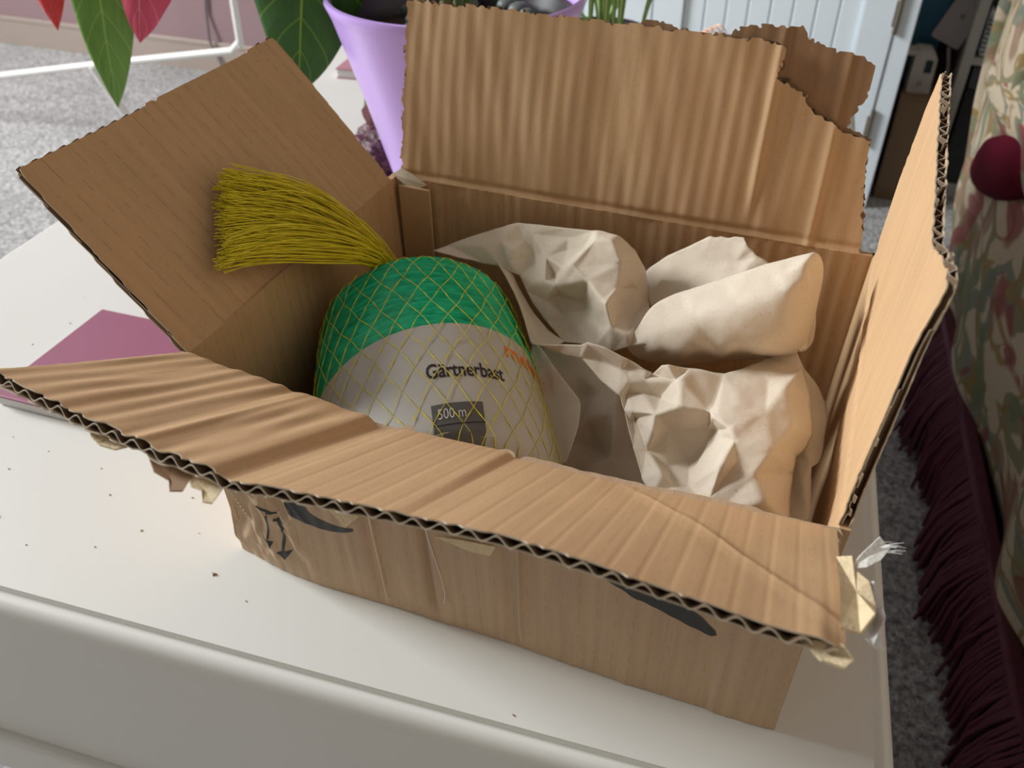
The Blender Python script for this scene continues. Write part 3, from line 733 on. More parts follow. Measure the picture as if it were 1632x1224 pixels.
# ------------------------------------------------------------------ crumpled packing paper
PAPER = [
 ([[0.0439,0.15,0.1068],[0.0498,0.158,0.1074],[0.0691,0.163,0.1165],[0.0878,0.168,0.1236],[0.1168,0.162,0.129],[0.1351,0.158,0.1326],[0.1484,0.152,0.1353],[0.157,0.155,0.1279],[0.1626,0.158,0.1153],[0.1679,0.15,0.1021],[0.1741,0.125,0.1113],[0.1701,0.106,0.1035],[0.1597,0.112,0.0936],[0.1494,0.12,0.0886],[0.1303,0.126,0.0825],[0.1168,0.134,0.0877],[0.1081,0.138,0.094],[0.1033,0.142,0.0992],[0.0978,0.146,0.1048],[0.0855,0.15,0.1054],[0.0735,0.152,0.1038],[0.0945,0.163,0.1163],[0.0915,0.151,0.1162],[0.0905,0.148,0.1111],[0.1015,0.159,0.1113],[0.1112,0.15,0.1165],[0.1153,0.137,0.1102],[0.1226,0.134,0.1109],[0.117,0.147,0.108],[0.124,0.138,0.1194],[0.1305,0.134,0.1244],[0.1342,0.134,0.1237],[0.1408,0.128,0.1216],[0.1517,0.116,0.1196],[0.1504,0.122,0.1007],[0.13,0.133,0.0831],[0.1278,0.137,0.088],[0.1194,0.146,0.0965],[0.1393,0.144,0.1355],[0.13,0.152,0.1245],[0.1476,0.143,0.137],[0.1552,0.135,0.1301],[0.1609,0.136,0.12],[0.1563,0.128,0.1207],[0.1548,0.112,0.1205],[0.1594,0.108,0.1112],[0.1598,0.122,0.1105],[0.1681,0.106,0.1092],[0.166,0.128,0.1075],[0.163,0.145,0.1116],[0.0725,0.155,0.113],[0.0825,0.158,0.1161],[0.0988,0.163,0.1217],[0.1194,0.16,0.1242],[0.121,0.156,0.1191],[0.1097,0.139,0.1071],[0.1155,0.138,0.0973],[0.1357,0.14,0.1007],[0.138,0.134,0.0912]],
  [[51,19,50],[20,50,19],[51,50,2],[1,2,50],[50,20,1],[0,1,20],[51,2,3],[3,21,51],[21,22,51],[22,23,51],[19,51,23],[23,18,19],[24,52,25],[55,24,25],[25,26,55],[26,56,55],[27,28,29],[4,53,52],[25,52,53],[29,28,25],[26,25,28],[28,27,26],[56,26,27],[27,37,56],[37,36,56],[15,56,36],[4,52,3],[21,3,52],[52,24,21],[22,21,24],[23,22,24],[18,23,24],[24,55,18],[17,18,55],[55,56,17],[16,17,56],[56,15,16],[44,45,34],[34,45,13],[5,38,39],[32,33,57],[33,44,34],[58,57,34],[34,13,58],[35,58,13],[49,8,9],[8,49,42],[49,9,48],[9,10,48],[40,6,7],[41,40,7],[7,8,41],[8,42,41],[43,41,42],[42,49,43],[46,43,49],[49,48,46],[47,46,48],[48,10,47],[10,11,47],[12,47,11],[6,40,5],[38,5,40],[40,41,38],[38,41,31],[32,31,41],[41,43,32],[33,32,43],[44,33,43],[43,46,44],[45,44,46],[46,47,45],[47,12,45],[13,45,12],[53,4,5],[5,39,53],[39,54,53],[25,53,54],[29,25,54],[27,29,30],[30,31,32],[32,57,27],[37,27,57],[36,37,57],[57,58,36],[58,35,36],[15,36,35],[14,15,35],[35,13,14],[54,39,29],[39,38,29],[30,29,38],[31,30,38],[27,30,32],[57,33,34]],
  [[3,21],[21,22],[38,29],[29,27],[26,27],[30,32],[32,33],[44,45],[40,41],[41,42],[43,44],[33,34],[25,26]]),
 ([[0.1604,0.166,0.1089],[0.1717,0.169,0.1198],[0.1822,0.17,0.1269],[0.1912,0.172,0.1334],[0.1939,0.171,0.1334],[0.1969,0.171,0.1347],[0.2002,0.17,0.1348],[0.2038,0.169,0.137],[0.2082,0.168,0.1377],[0.2106,0.165,0.1352],[0.2138,0.164,0.1335],[0.2165,0.162,0.132],[0.2201,0.161,0.1315],[0.2228,0.16,0.1305],[0.2245,0.159,0.1317],[0.2341,0.145,0.1343],[0.2193,0.135,0.1282],[0.1915,0.135,0.1129],[0.173,0.138,0.1011],[0.1908,0.162,0.1227],[0.1774,0.155,0.1135],[0.1877,0.144,0.1147],[0.2063,0.16,0.1271],[0.2112,0.15,0.1265],[0.1698,0.155,0.1073]],
  [[18,0,24],[1,20,0],[24,0,20],[20,21,24],[18,24,21],[19,2,3],[3,4,19],[2,19,1],[20,1,19],[21,20,19],[18,21,17],[8,9,7],[6,7,9],[22,6,9],[14,15,13],[13,15,16],[22,9,10],[10,11,22],[23,22,11],[11,12,23],[12,13,23],[13,16,23],[4,5,6],[6,22,4],[19,4,22],[22,23,19],[21,19,23],[17,21,23],[23,16,17]],
  [[1,20],[20,21]]),
 ([[0.1676,0.108,0.1014],[0.1713,0.11,0.1103],[0.175,0.117,0.1201],[0.1808,0.12,0.1242],[0.1865,0.122,0.1278],[0.2052,0.125,0.1373],[0.2227,0.128,0.1476],[0.2395,0.131,0.1542],[0.2417,0.133,0.1545],[0.2442,0.136,0.1525],[0.2473,0.138,0.146],[0.2481,0.134,0.1386],[0.2481,0.128,0.1338],[0.2481,0.122,0.1291],[0.2479,0.116,0.121],[0.2479,0.113,0.1175],[0.2445,0.11,0.1173],[0.2456,0.125,0.1051],[0.2259,0.128,0.0956],[0.2114,0.128,0.0909],[0.191,0.125,0.0836],[0.1787,0.122,0.0847],[0.1703,0.115,0.0913],[0.1778,0.104,0.1094],[0.186,0.103,0.1192],[0.1996,0.102,0.1283],[0.2173,0.103,0.1386],[0.2339,0.108,0.1458],[0.2408,0.118,0.151],[0.2445,0.12,0.1411],[0.2391,0.121,0.1552],[0.1878,0.1,0.1099],[0.2022,0.097,0.1164],[0.2207,0.096,0.1247],[0.2356,0.099,0.1292],[0.2432,0.106,0.1331],[0.1939,0.102,0.104],[0.2134,0.101,0.1121],[0.2318,0.104,0.1163],[0.1815,0.104,0.1026],[0.197,0.112,0.1317],[0.2147,0.116,0.1407],[0.2317,0.119,0.15]],
  [[1,23,0],[22,0,23],[21,39,31],[3,24,2],[1,2,24],[23,1,24],[24,31,23],[31,39,23],[22,23,39],[39,21,22],[40,25,4],[41,26,5],[32,37,19],[40,4,5],[5,26,40],[25,40,26],[37,32,25],[20,36,32],[32,19,20],[4,25,3],[24,3,25],[25,32,24],[31,24,32],[32,36,31],[21,31,36],[36,20,21],[34,38,33],[18,33,38],[42,27,6],[27,35,34],[35,16,34],[38,34,16],[16,17,38],[18,38,17],[11,12,29],[12,13,29],[42,6,7],[30,42,7],[7,8,30],[8,9,30],[9,10,30],[10,11,30],[42,30,28],[27,42,28],[28,29,27],[35,27,29],[29,13,14],[16,35,14],[14,15,16],[41,5,6],[6,27,41],[26,41,27],[27,34,26],[34,33,26],[25,26,33],[37,25,33],[19,37,33],[33,18,19],[29,28,30],[11,29,30],[35,29,14]],
  [[30,29],[0,23],[29,14]]),
 ([[0.2421,0.126,0.1269],[0.2478,0.134,0.1284],[0.25,0.128,0.1207],[0.2505,0.122,0.116],[0.2483,0.118,0.1128],[0.2442,0.118,0.111],[0.2471,0.125,0.1201]],
  [[3,6,2],[1,2,0],[2,6,0],[5,0,6],[4,5,6],[6,3,4]],
  []),
 ([[0.126,0.098,0.0986],[0.1405,0.095,0.1043],[0.1501,0.092,0.1088],[0.1542,0.088,0.114],[0.162,0.086,0.1149],[0.174,0.084,0.1123],[0.1845,0.083,0.1091],[0.1851,0.09,0.1024],[0.1902,0.082,0.1146],[0.1928,0.081,0.1163],[0.2021,0.086,0.1132],[0.2166,0.092,0.1094],[0.2249,0.105,0.1066],[0.233,0.118,0.1059],[0.245,0.118,0.1112],[0.2485,0.11,0.1096],[0.2527,0.096,0.1071],[0.2551,0.088,0.1048],[0.2568,0.082,0.1037],[0.258,0.074,0.1021],[0.2564,0.066,0.1005],[0.2533,0.058,0.1015],[0.253,0.05,0.0994],[0.2543,0.04,0.0965],[0.256,0.028,0.093],[0.243,0.022,0.094],[0.2286,0.02,0.0956],[0.2133,0.022,0.0949],[0.2018,0.03,0.0865],[0.1954,0.038,0.0866],[0.1873,0.052,0.0895],[0.1783,0.068,0.0957],[0.1741,0.074,0.0987],[0.1631,0.082,0.098],[0.1502,0.092,0.1011],[0.1365,0.098,0.0964],[0.2358,0.094,0.1098],[0.2265,0.092,0.11],[0.2008,0.0701,0.1171],[0.192,0.0789,0.0987],[0.1979,0.0766,0.1122],[0.184,0.0806,0.1053],[0.1837,0.0785,0.0988],[0.1829,0.0651,0.099],[0.2038,0.0571,0.1142],[0.2167,0.0586,0.1138],[0.2162,0.0627,0.1016],[0.1996,0.0623,0.0948],[0.2185,0.0527,0.1167],[0.2202,0.0535,0.1176],[0.2187,0.0626,0.1011],[0.2234,0.0496,0.1096],[0.229,0.0399,0.1176],[0.2261,0.0454,0.1187],[0.232,0.0329,0.1137],[0.2152,0.0384,0.0893],[0.2194,0.0331,0.0915],[0.2252,0.0235,0.1008],[0.2032,0.0484,0.0866],[0.2037,0.0354,0.0946],[0.2093,0.0333,0.0905],[0.2118,0.0571,0.0855],[0.2162,0.0592,0.0907],[0.1838,0.0681,0.0929],[0.1933,0.0525,0.0893],[0.1765,0.0785,0.0967],[0.177,0.0788,0.1036],[0.172,0.0833,0.1062],[0.1736,0.0868,0.1074],[0.195,0.0515,0.1012],[0.1942,0.0577,0.1066],[0.2379,0.0597,0.1184],[0.2429,0.0808,0.1171],[0.2435,0.0392,0.1174],[0.239,0.0282,0.1123],[0.2455,0.0213,0.1079],[0.2497,0.0602,0.115],[0.2271,0.0653,0.1175],[0.1609,0.0901,0.1034],[0.2267,0.0277,0.1151],[0.1901,0.0512,0.0889],[0.182,0.066,0.0926]],
  [[34,1,2],[35,0,1],[1,34,35],[5,67,4],[34,2,3],[3,78,34],[78,33,34],[5,68,67],[43,63,81],[67,68,66],[31,65,43],[43,81,31],[81,30,31],[33,78,67],[32,33,67],[67,66,32],[66,65,32],[65,31,32],[64,29,80],[6,7,41],[38,44,39],[8,9,40],[59,58,60],[8,40,7],[40,39,41],[42,41,39],[70,42,39],[39,44,70],[44,47,70],[69,70,47],[64,69,47],[47,58,64],[58,59,64],[29,64,59],[28,29,59],[59,60,28],[60,27,28],[68,5,6],[6,41,68],[66,68,41],[41,42,66],[65,66,42],[43,65,42],[42,70,43],[63,43,70],[70,69,63],[69,64,63],[64,80,30],[80,29,30],[45,48,46],[48,50,46],[46,50,62],[49,11,77],[77,53,49],[53,52,51],[79,51,52],[52,54,79],[45,10,11],[11,49,45],[48,45,49],[49,53,48],[53,51,50],[62,50,51],[51,79,55],[56,55,79],[57,56,79],[56,57,26],[36,72,71],[25,75,24],[17,18,76],[18,19,76],[19,20,76],[21,76,20],[14,15,13],[36,13,15],[72,36,15],[15,16,72],[16,17,72],[17,76,72],[71,72,76],[73,71,76],[76,21,73],[21,22,73],[74,73,22],[75,74,22],[22,23,75],[24,75,23],[13,36,12],[36,37,12],[11,12,37],[77,11,37],[37,36,77],[36,71,77],[53,77,71],[52,53,71],[71,73,52],[54,52,73],[73,74,54],[54,74,57],[26,57,74],[74,75,26],[75,25,26],[40,9,10],[38,40,10],[10,45,38],[44,38,45],[45,46,44],[47,44,46],[46,62,47],[62,61,47],[58,47,61],[61,55,58],[60,58,55],[27,60,55],[55,56,27],[56,26,27],[40,38,39],[50,48,53],[61,62,55],[62,51,55],[79,54,57],[78,3,67],[3,4,67],[81,63,30],[64,30,63],[41,7,40]],
  [[38,39],[38,44],[44,45],[45,46],[46,47],[44,47],[48,53],[53,52],[52,54],[51,55],[50,51],[58,47],[58,59],[54,57],[3,67],[67,66],[66,65],[63,64],[64,59],[40,41],[31,81],[36,37],[11,37]]),
 ([[0.1168,0.112,0.0884],[0.1241,0.107,0.0909],[0.1334,0.098,0.0886],[0.1451,0.088,0.0862],[0.1548,0.079,0.0861],[0.1565,0.074,0.084],[0.158,0.066,0.08],[0.1581,0.058,0.0762],[0.1579,0.05,0.0713],[0.1486,0.048,0.0678],[0.1394,0.066,0.0713],[0.1265,0.09,0.0766],[0.1403,0.084,0.0772],[0.1483,0.066,0.0741],[0.131,0.096,0.0814]],
  [[2,14,1],[0,1,14],[11,0,14],[12,3,4],[4,5,12],[13,12,5],[5,6,13],[6,7,13],[8,13,7],[3,12,2],[11,14,12],[10,11,12],[12,13,10],[9,10,13],[13,8,9],[14,2,12]],
  [[2,12]]),
 ([[0.1141,0.128,0.0749],[0.1414,0.125,0.0816],[0.1656,0.112,0.0795],[0.1768,0.098,0.0691],[0.1853,0.08,0.0623],[0.1968,0.06,0.0598],[0.1746,0.055,0.0521],[0.1549,0.058,0.0505],[0.1445,0.078,0.0587],[0.128,0.105,0.0658],[0.1478,0.108,0.0609],[0.158,0.106,0.0716],[0.1679,0.092,0.0732],[0.1742,0.07,0.0611],[0.1661,0.066,0.0598],[0.1587,0.07,0.0557],[0.155,0.09,0.0668],[0.1626,0.084,0.0511],[0.1664,0.086,0.0591],[0.142,0.114,0.0714]],
  [[9,0,19],[19,0,1],[9,19,10],[8,9,10],[10,16,8],[7,8,15],[15,14,7],[18,13,17],[12,2,3],[2,12,11],[3,4,12],[4,5,13],[6,13,5],[19,1,2],[2,11,19],[10,19,11],[16,10,11],[11,12,16],[12,18,16],[18,17,16],[8,16,17],[15,8,17],[17,13,15],[13,6,14],[7,14,6],[13,18,12],[4,13,12],[14,15,13]],
  [[12,13],[16,17],[15,13],[11,12]]),
 ([[0.2458,0.12,0.1072],[0.2494,0.118,0.103],[0.2573,0.112,0.099],[0.263,0.104,0.0954],[0.2641,0.084,0.0928],[0.2636,0.068,0.0926],[0.2606,0.062,0.0944],[0.2613,0.056,0.0929],[0.2642,0.034,0.0901],[0.2548,0.034,0.0863],[0.2534,0.052,0.0882],[0.2527,0.072,0.0919],[0.2533,0.094,0.0959],[0.2579,0.09,0.0968],[0.2586,0.052,0.0938],[0.2575,0.07,0.0953]],
  [[1,12,0],[10,11,14],[3,4,13],[2,3,13],[11,12,13],[15,11,13],[13,4,15],[4,5,15],[5,6,15],[11,15,6],[14,11,6],[6,7,14],[7,8,14],[10,14,8],[9,10,8],[12,1,13],[1,2,13]],
  [[1,13],[6,14]]),
 ([[0.0811,0.152,0.1074],[0.082,0.156,0.1066],[0.0892,0.152,0.1039],[0.0933,0.147,0.1021],[0.1012,0.14,0.0968],[0.1111,0.131,0.0926],[0.1211,0.125,0.0888],[0.1325,0.12,0.0871],[0.1292,0.11,0.0886],[0.1231,0.108,0.0899],[0.1183,0.108,0.0902],[0.1133,0.114,0.096],[0.1045,0.126,0.102],[0.0929,0.139,0.1053],[0.0991,0.136,0.1018],[0.112,0.122,0.0964],[0.1176,0.12,0.0924],[0.1209,0.112,0.0914],[0.0924,0.144,0.1043]],
  [[0,1,2],[2,13,0],[5,15,4],[4,14,3],[3,18,2],[13,2,18],[18,3,14],[14,12,13],[5,16,15],[11,15,16],[8,6,7],[6,8,17],[9,17,8],[16,5,6],[6,17,16],[11,16,17],[10,11,17],[17,9,10],[15,11,12],[13,18,14],[12,14,15],[14,4,15]],
  [[18,14],[14,15],[15,16],[16,17]]),
]

paper = empty('packing_paper', (0.185, 0.09, 0.06))
tag(paper, 'crumpled beige packing paper filling the right side of the box', 'packing paper')
for k, (vs, fs, crs) in enumerate(PAPER):
    o = mesh('paper_fold', [(a - .185, b - .09, c - .06) for a, b, c in vs], fs, M['paper'], paper, True, recalc=False)
    me = o.data
    at = me.attributes.new('crease_edge', 'FLOAT', 'EDGE')
    cs = {tuple(sorted(e)) for e in crs}
    at.data.foreach_set('value', [1.0 if tuple(sorted(e.vertices)) in cs else (0.68, 0.4, 0.22, 0.3, 0.58, 0.3, 0.4, 0.3, 0.4)[k] for e in me.edges])
    md = o.modifiers.new('subdivide', 'SUBSURF'); md.levels = md.render_levels = 3; md.boundary_smooth = 'PRESERVE_CORNERS'
    tx = bpy.data.textures.new('crumple', 'CLOUDS'); tx.noise_scale = 0.014; tx.noise_depth = 2
    dm = o.modifiers.new('crumple', 'DISPLACE'); dm.texture = tx; dm.strength = (0.0022, 0.0014, 0.0010, 0.001, 0.0020, 0.0015, 0.0015, 0.0015, 0.0015)[k]; dm.mid_level = 0.5; dm.texture_coords = 'LOCAL'
    so = o.modifiers.new('thickness', 'SOLIDIFY'); so.thickness = 0.00035

# ------------------------------------------------------------------ slim mauve box left of the carton
mb = empty('slim_box', (-0.219, 0.0415, 0), R(3.0))
tag(mb, 'slim mauve-topped white box lying under the carton\'s left flap', 'box')
MB().box((0.001, 0.001, 0.0004), (0.172, 0.101, 0.0072), .0006).build('box_body', M['pages'], mb)
MB().box((0, 0, 0.0072), (0.173, 0.102, 0.0092), .0006).build('lid', M['mauve'], mb)

# pink book far behind on the table
pb = empty('book', (-0.338, 0.655, 0), R(8))
tag(pb, 'dusty pink book with white pages behind the lilac pot', 'book')
MB().box((0.001, 0.001, 0.0006), (0.109, 0.149, 0.0105), .0006).build('page_block', M['pages'], pb)
cv = MB().box((0, 0, 0.0105), (0.11, 0.15, 0.0122), .0004); cv.box((0, 0, 0.0002), (0.11, 0.15, 0.0014)); cv.box((.1085, 0, 0.0002), (.11, .15, .0122))
cv.build('cover', M['pink_cover'], pb)

# ------------------------------------------------------------------ lilac pot with a poinsettia
PX, PY = -0.055, 0.405
pot = empty('plant_pot', (PX, PY, 0)); tag(pot, 'tapered glossy lilac plastic plant pot behind the carton', 'plant pot')
MB().lathe([(0.0005, .0005), (.052, .0005), (.055, .003), (.0575, .02), (.078, .10), (.0965, .165), (.0985, .170), (.1005, .1745), (.1000, .1775), (.0975, .1780), (.0955, .1745), (.093, .165), (.075, .10), (.055, .02), (.0005, .02)], 72).build('pot_body', M['pot'], pot, True, 40)
lin_ = MB().lathe([(.0550, .030), (.0725, .100), (.089, .157), (.0915, .1600), (.0905, .1630), (.0875, .1610), (.0705, .102), (.0530, .032)], 60)
lin_.build('inner_pot', M['liner'], pot, True, 40)
MB().lathe([(0.0005, .150), (.03, .151), (.06, .148), (.083, .144)], 40).build('soil', M['soil'], pot, True)
gp = np.random.default_rng(3)
for i in range(26):
    a = gp.random() * 6.283; r0 = .03 + .05 * gp.random(); sx = .006 + .006 * gp.random()
    bm = bmesh.new(); bmesh.ops.create_icosphere(bm, subdivisions=2, radius=1.0)
    V = [(r0 * math.cos(a) + v.co.x * sx, r0 * math.sin(a) + v.co.y * sx * (.7 + .3 * math.sin(i)), .1515 + v.co.z * sx * .6) for v in bm.verts]; bm.verts.index_update()
    Fc = [[v.index for v in f.verts] for f in bm.faces]; bm.free()
    mesh('pebble', V, Fc, M['pebble'], pot, True)

def leaf(name, base, tip, width, mat, parent, up=(0, 0, 1), arch=0.12, cup=0.12, peak=0.42, wave=0.02, lobes=0.0, seed=0, org=(0, 0, 0)):
    b = np.array(base, float); t = np.array(tip, float); ax = t - b; L = np.linalg.norm(ax); ax /= L
    up = np.array(up, float); sd = np.cross(ax, up); sd /= np.linalg.norm(sd); nn = np.cross(sd, ax)
    ns, nt = 34, 17; V = []; UV = []
    for i in range(ns):
        s = i / (ns - 1)
        wv_ = (s / peak) ** .75 if s < peak else ((1 - s) / (1 - peak)) ** .85
        wv_ = math.sin(min(wv_, 1) * math.pi / 2) if s < peak else (math.sin(wv_ * math.pi / 2) * .72 + .28 * wv_)
        wv_ *= 1 + lobes * math.sin(s * 17 + seed)
        if s > .93: wv_ *= .7 + .3 * (1 - s) / .07
        for j in range(nt):
            q = j / (nt - 1) * 2 - 1
            ww = width / 2 * wv_ * q
            h = arch * L * (4 * s * (1 - s)) - cup * width * (q * q) * wv_ + wave * width * math.sin(s * 14 + seed + q * 2) * abs(q) * wv_
            V.append(b + ax * (s * L) + sd * ww + nn * h - np.array(org)); UV.append((s, q))
    Fc = [(i * nt + j, (i + 1) * nt + j, (i + 1) * nt + j + 1, i * nt + j + 1) for i in range(ns - 1) for j in range(nt - 1)]
    o = mesh(name, V, Fc, mat, parent, True, None, UV)
    so = o.modifiers.new('thickness', 'SOLIDIFY'); so.thickness = .0005; so.offset = 0
    return o
poi = empty('poinsettia', (PX, PY, 0.150)); tag(poi, 'poinsettia with red bracts and drooping green leaves above the lilac pot', 'plant')
PO = (PX, PY, .150)
def rel(p): return (p[0] - PO[0], p[1] - PO[1], p[2] - PO[2])
def spray(name, pts, r, n=7, mat='stem'):
    P = np.array([rel(p) for p in pts]); t = np.linspace(0, 1, len(P)); tf_ = np.linspace(0, 1, 24)
    Q = np.stack([np.interp(tf_, t, P[:, c]) for c in range(3)], 1)
    for _ in range(6): Q[1:-1] = (Q[:-2] + 2 * Q[1:-1] + Q[2:]) / 4
    return MB().tube(Q, np.linspace(r, r * .6, 24), n).build(name, M[mat], poi, True, None)
spray('stem', [(PX, PY, .13), (PX - .03, PY + .01, .24), (-.16, .40, .31), (-.29, .37, .335)], .0042)
spray('stem', [(PX, PY, .13), (PX + .01, PY - .01, .26), (PX - .03, PY, .36), (PX - .06, PY + .02, .42)], .0045)
spray('stem', [(PX, PY, .13), (PX + .02, PY + .03, .26), (PX + .06, PY + .08, .36)], .0042)
# leaves that hang into view
spray('leaf_stalk', [(-.27, .372, .333), (-.33, .368, .310), (-.352, .362, .262)], .0016)
leaf('leaf', (-.345, .362, .262), (-.376, .352, .064), .058, M['leaf_light'], poi, (.45, -.85, .25), .03, .10, .40, .02, 0, 1, PO)
spray('leaf_stalk', [(-.29, .37, .335), (-.39, .368, .33), (-.412, .362, .290)], .0014, mat='stem')
leaf('bract', (-.412, .362, .290), (-.4165, .350, .128), .050, M['bract'], poi, (.4, -.9, .2), .03, .15, .45, .03, .02, 2, PO)
spray('leaf_stalk', [(-.28, .37, .332), (-.265, .366, .315), (-.27, .360, .285)], .0014)
leaf('bract', (-.272, .360, .285), (-.326, .349, .127), .072, M['bract_pink'], poi, (.35, -.9, .2), .04, .14, .42, .05, .03, 4, PO)
spray('leaf_stalk', [(PX - .03, PY, .30), (-.10, .372, .305), (-.125, .364, .290)], .0017)
leaf('leaf', (-.134, .364, .300), (-.176, .352, .100), .094, M['leaf_dark'], poi, (.35, -.9, .15), .03, .10, .50, .03, .02, 5, PO)
# the crown above the frame
top1 = (-.29, .37, .335); top2 = (PX - .06, PY + .02, .42); top3 = (PX + .06, PY + .08, .36)
for ti, (tx_, ty, tz) in enumerate((top1, top2, top3)):
    for k in range(9):
        a = k * 2.4 + ti; rad = .085 + .02 * (k % 3); up_ = .03 - .035 * (k // 3)
        if ti == 0 and math.sin(a) < -.2: continue
        red = k < 5
        leaf('bract' if red else 'leaf', (tx_, ty, tz), (tx_ + rad * math.cos(a), ty + rad * math.sin(a), tz + up_), .045, M['bract' if red else 'leaf_dark'], poi, (0, 0, 1), .05, .1, .45, .03, .02, k, PO)

# ------------------------------------------------------------------ striped strap-leaved plant further back
SX, SY = -0.03, 0.72
sp_ = empty('spider_plant', (SX, SY, 0)); tag(sp_, 'spider plant with striped strap leaves behind the lilac pot', 'plant')
MB().lathe([(0.0005, .0005), (.034, .0005), (.038, .004), (.050, .062), (.053, .066), (.052, .069), (.0475, .066), (.035, .02), (.0005, .02)], 40).build('pot', M['liner'], sp_, True, 40)
MB().lathe([(0.0005, .058), (.02, .059), (.047, .056)], 24).build('soil', M['soil'], sp_, True)
def strap(pts, w, mat='strap'):
    P = np.array(pts, float); t = np.linspace(0, 1, len(P)); tf_ = np.linspace(0, 1, 26)
    Q = np.stack([np.interp(tf_, t, P[:, c]) for c in range(3)], 1)
    for _ in range(8): Q[1:-1] = (Q[:-2] + 2 * Q[1:-1] + Q[2:]) / 4
    Tn = np.gradient(Q, axis=0); V = []; UV = []
    for i in range(26):
        sd = np.cross(Tn[i], (0.25, -0.1, 1)); sd /= np.linalg.norm(sd) + 1e-9; nn = np.cross(sd, Tn[i]); nn /= np.linalg.norm(nn) + 1e-9
        ww = w * (0.55 + .45 * math.sin(min(1, tf_[i] * 2.2) * math.pi / 2)) * (1 - max(0, tf_[i] - .6) / .42)
        for j in range(5):
            q = j / 2 - 1; V.append(Q[i] + sd * q * ww / 2 + nn * (.15 * w * q * q) - np.array((SX, SY, 0))); UV.append((tf_[i], q))
    Fc = [(i * 5 + j, (i + 1) * 5 + j, (i + 1) * 5 + j + 1, i * 5 + j + 1) for i in range(25) for j in range(4)]
    o = mesh('leaf', V, Fc, M[mat], sp_, True, None, UV); so = o.modifiers.new('thickness', 'SOLIDIFY'); so.thickness = .0005; so.offset = 0
c0 = (SX, SY, .058)
for e, mid, w_ in [((-.022, .60, .045), (-.03, .65, .20), .013), ((-.008, .60, .055), (-.018, .645, .21), .012), ((.006, .61, .04), (-.006, .65, .19), .013), ((.018, .60, .07), (.0, .64, .20), .011), ((-.03, .62, .05), (-.04, .66, .22), .012),
                   ((.012, .63, .03), (.008, .67, .17), .012), ((.032, .62, .06), (.050, .65, .155), .007), ((.09, .72, .16), (.04, .72, .22), .012), ((-.05, .85, .15), (-.04, .79, .23), .012), ((.05, .83, .14), (.01, .78, .23), .012), ((-.12, .78, .14), (-.08, .75, .22), .012)]:
    strap([c0, ((c0[0] + mid[0]) / 2, (c0[1] + mid[1]) / 2, (c0[2] + mid[2]) / 2 + .03), mid, ((e[0] + mid[0]) / 2, (e[1] + mid[1]) / 2, (e[2] + mid[2]) / 2 + .02), e], w_)
strap([c0, (-.08, .69, .14), (-.16, .65, .165), (-.215, .622, .145), (-.240, .605, .105), (-.246, .592, .072), (-.2456, .58, .047), (-.248, .575, .025), (-.251, .570, .004)], .013, 'strap_light')

# ------------------------------------------------------------------ withered wine-red flower head lying by the pot
wn = empty('withered_bract', (-.168, .455, 0)); tag(wn, 'withered dark wine-red bract bundle lying against the lilac pot', 'dried flower')
def crumple(name, cx, cy, cz, rx, ry, rz, mat, seed, amp=.25):
    bm = bmesh.new(); bmesh.ops.create_icosphere(bm, subdivisions=4, radius=1.0)
    V = np.array([v.co[:] for v in bm.verts]); bm.verts.index_update(); Fc = [[v.index for v in f.verts] for f in bm.faces]; bm.free()
    h = 1 + amp * vnoise(V[:, 0] * 2.5 + V[:, 2] * 2, V[:, 1] * 2.5 - V[:, 2], seed) + amp * .5 * (1 - 2 * np.abs(vnoise(V[:, 0] * 6 + V[:, 2] * 4, V[:, 1] * 6, seed + 1)))
    V = V * h[:, None] * (rx, ry, rz) + (cx, cy, cz); V[:, 2] = np.maximum(V[:, 2], .0008)
    return mesh(name, V, Fc, M[mat], wn, True)
crumple('dried_petals', .012, -.02, .020, .036, .030, .019, 'wine_dry', 3, .3)
crumple('dried_petals', -.010, .022, .020, .022, .018, .012, 'wine_dry', 8, .3)
leaf('petal', (-.034, .030, .038), (.032, .036, .050), .056, M['wine'], wn, (0, -.55, 1), .18, .25, .5, .06, .04, 3)
leaf('petal', (-.034, .050, .022), (.014, .050, .066), .050, M['wine'], wn, (.2, -.8, .6), .15, .15, .5, .06, .04, 6)

# ------------------------------------------------------------------ spiral notebook at the far end of the table
nbk = empty('spiral_notebook', (.058, .78, 0), R(-18)); tag(nbk, 'thick spiral notebook with copper wire coil at the far end of the table', 'notebook')
MB().box((0.006, -.09, .0006), (.15, .06, .044), .0006).build('page_block', M['pages'], nbk)
MB().box((0.003, -.093, .0442), (.153, .063, .0456), .0005).build('cover', M['grey_cover'], nbk)
th = np.linspace(0, 13 * 2 * np.pi, 13 * 18); 
MB().tube(np.stack([.012 + .011 * np.cos(th), -.085 + .14 * th / th[-1], .047 + .011 * np.sin(th)], 1), .0009, 6).build('wire_coil', M['coil'], nbk, True, None)

# ------------------------------------------------------------------ white tubular frame on the carpet
fr = empty('clothes_airer', (-1.3, 1.35, ZF)); tag(fr, 'white tubular metal clothes airer standing by the lilac wall', 'clothes airer')
def fb_(pts, r, name): MB().tube([(a + 1.3, b - 1.35, c - ZF) for a, b, c in pts], r, 12).build(name, M['white_metal'], fr, True, 60)
fb_([(-2.05, 1.16, -.355), (-1.70, 1.225, -.333), (-1.35, 1.27, -.275), (-1.03, 1.31, -.226), (-1.005, 1.31, -.205)], .0085, 'lower_rail')
fb_([(-1.005, 1.31, -.215), (-1.003, 1.312, -.15), (-.99, 1.315, .10), (-.985, 1.316, .35)], .0075, 'upright')
fb_([(-.985, 1.316, .35), (-1.4, 1.27, .36), (-2.03, 1.18, .35)], .0075, 'top_rail')
fb_([(-2.05, 1.16, -.355), (-2.05, 1.16, 0), (-2.03, 1.18, .35)], .0075, 'upright')
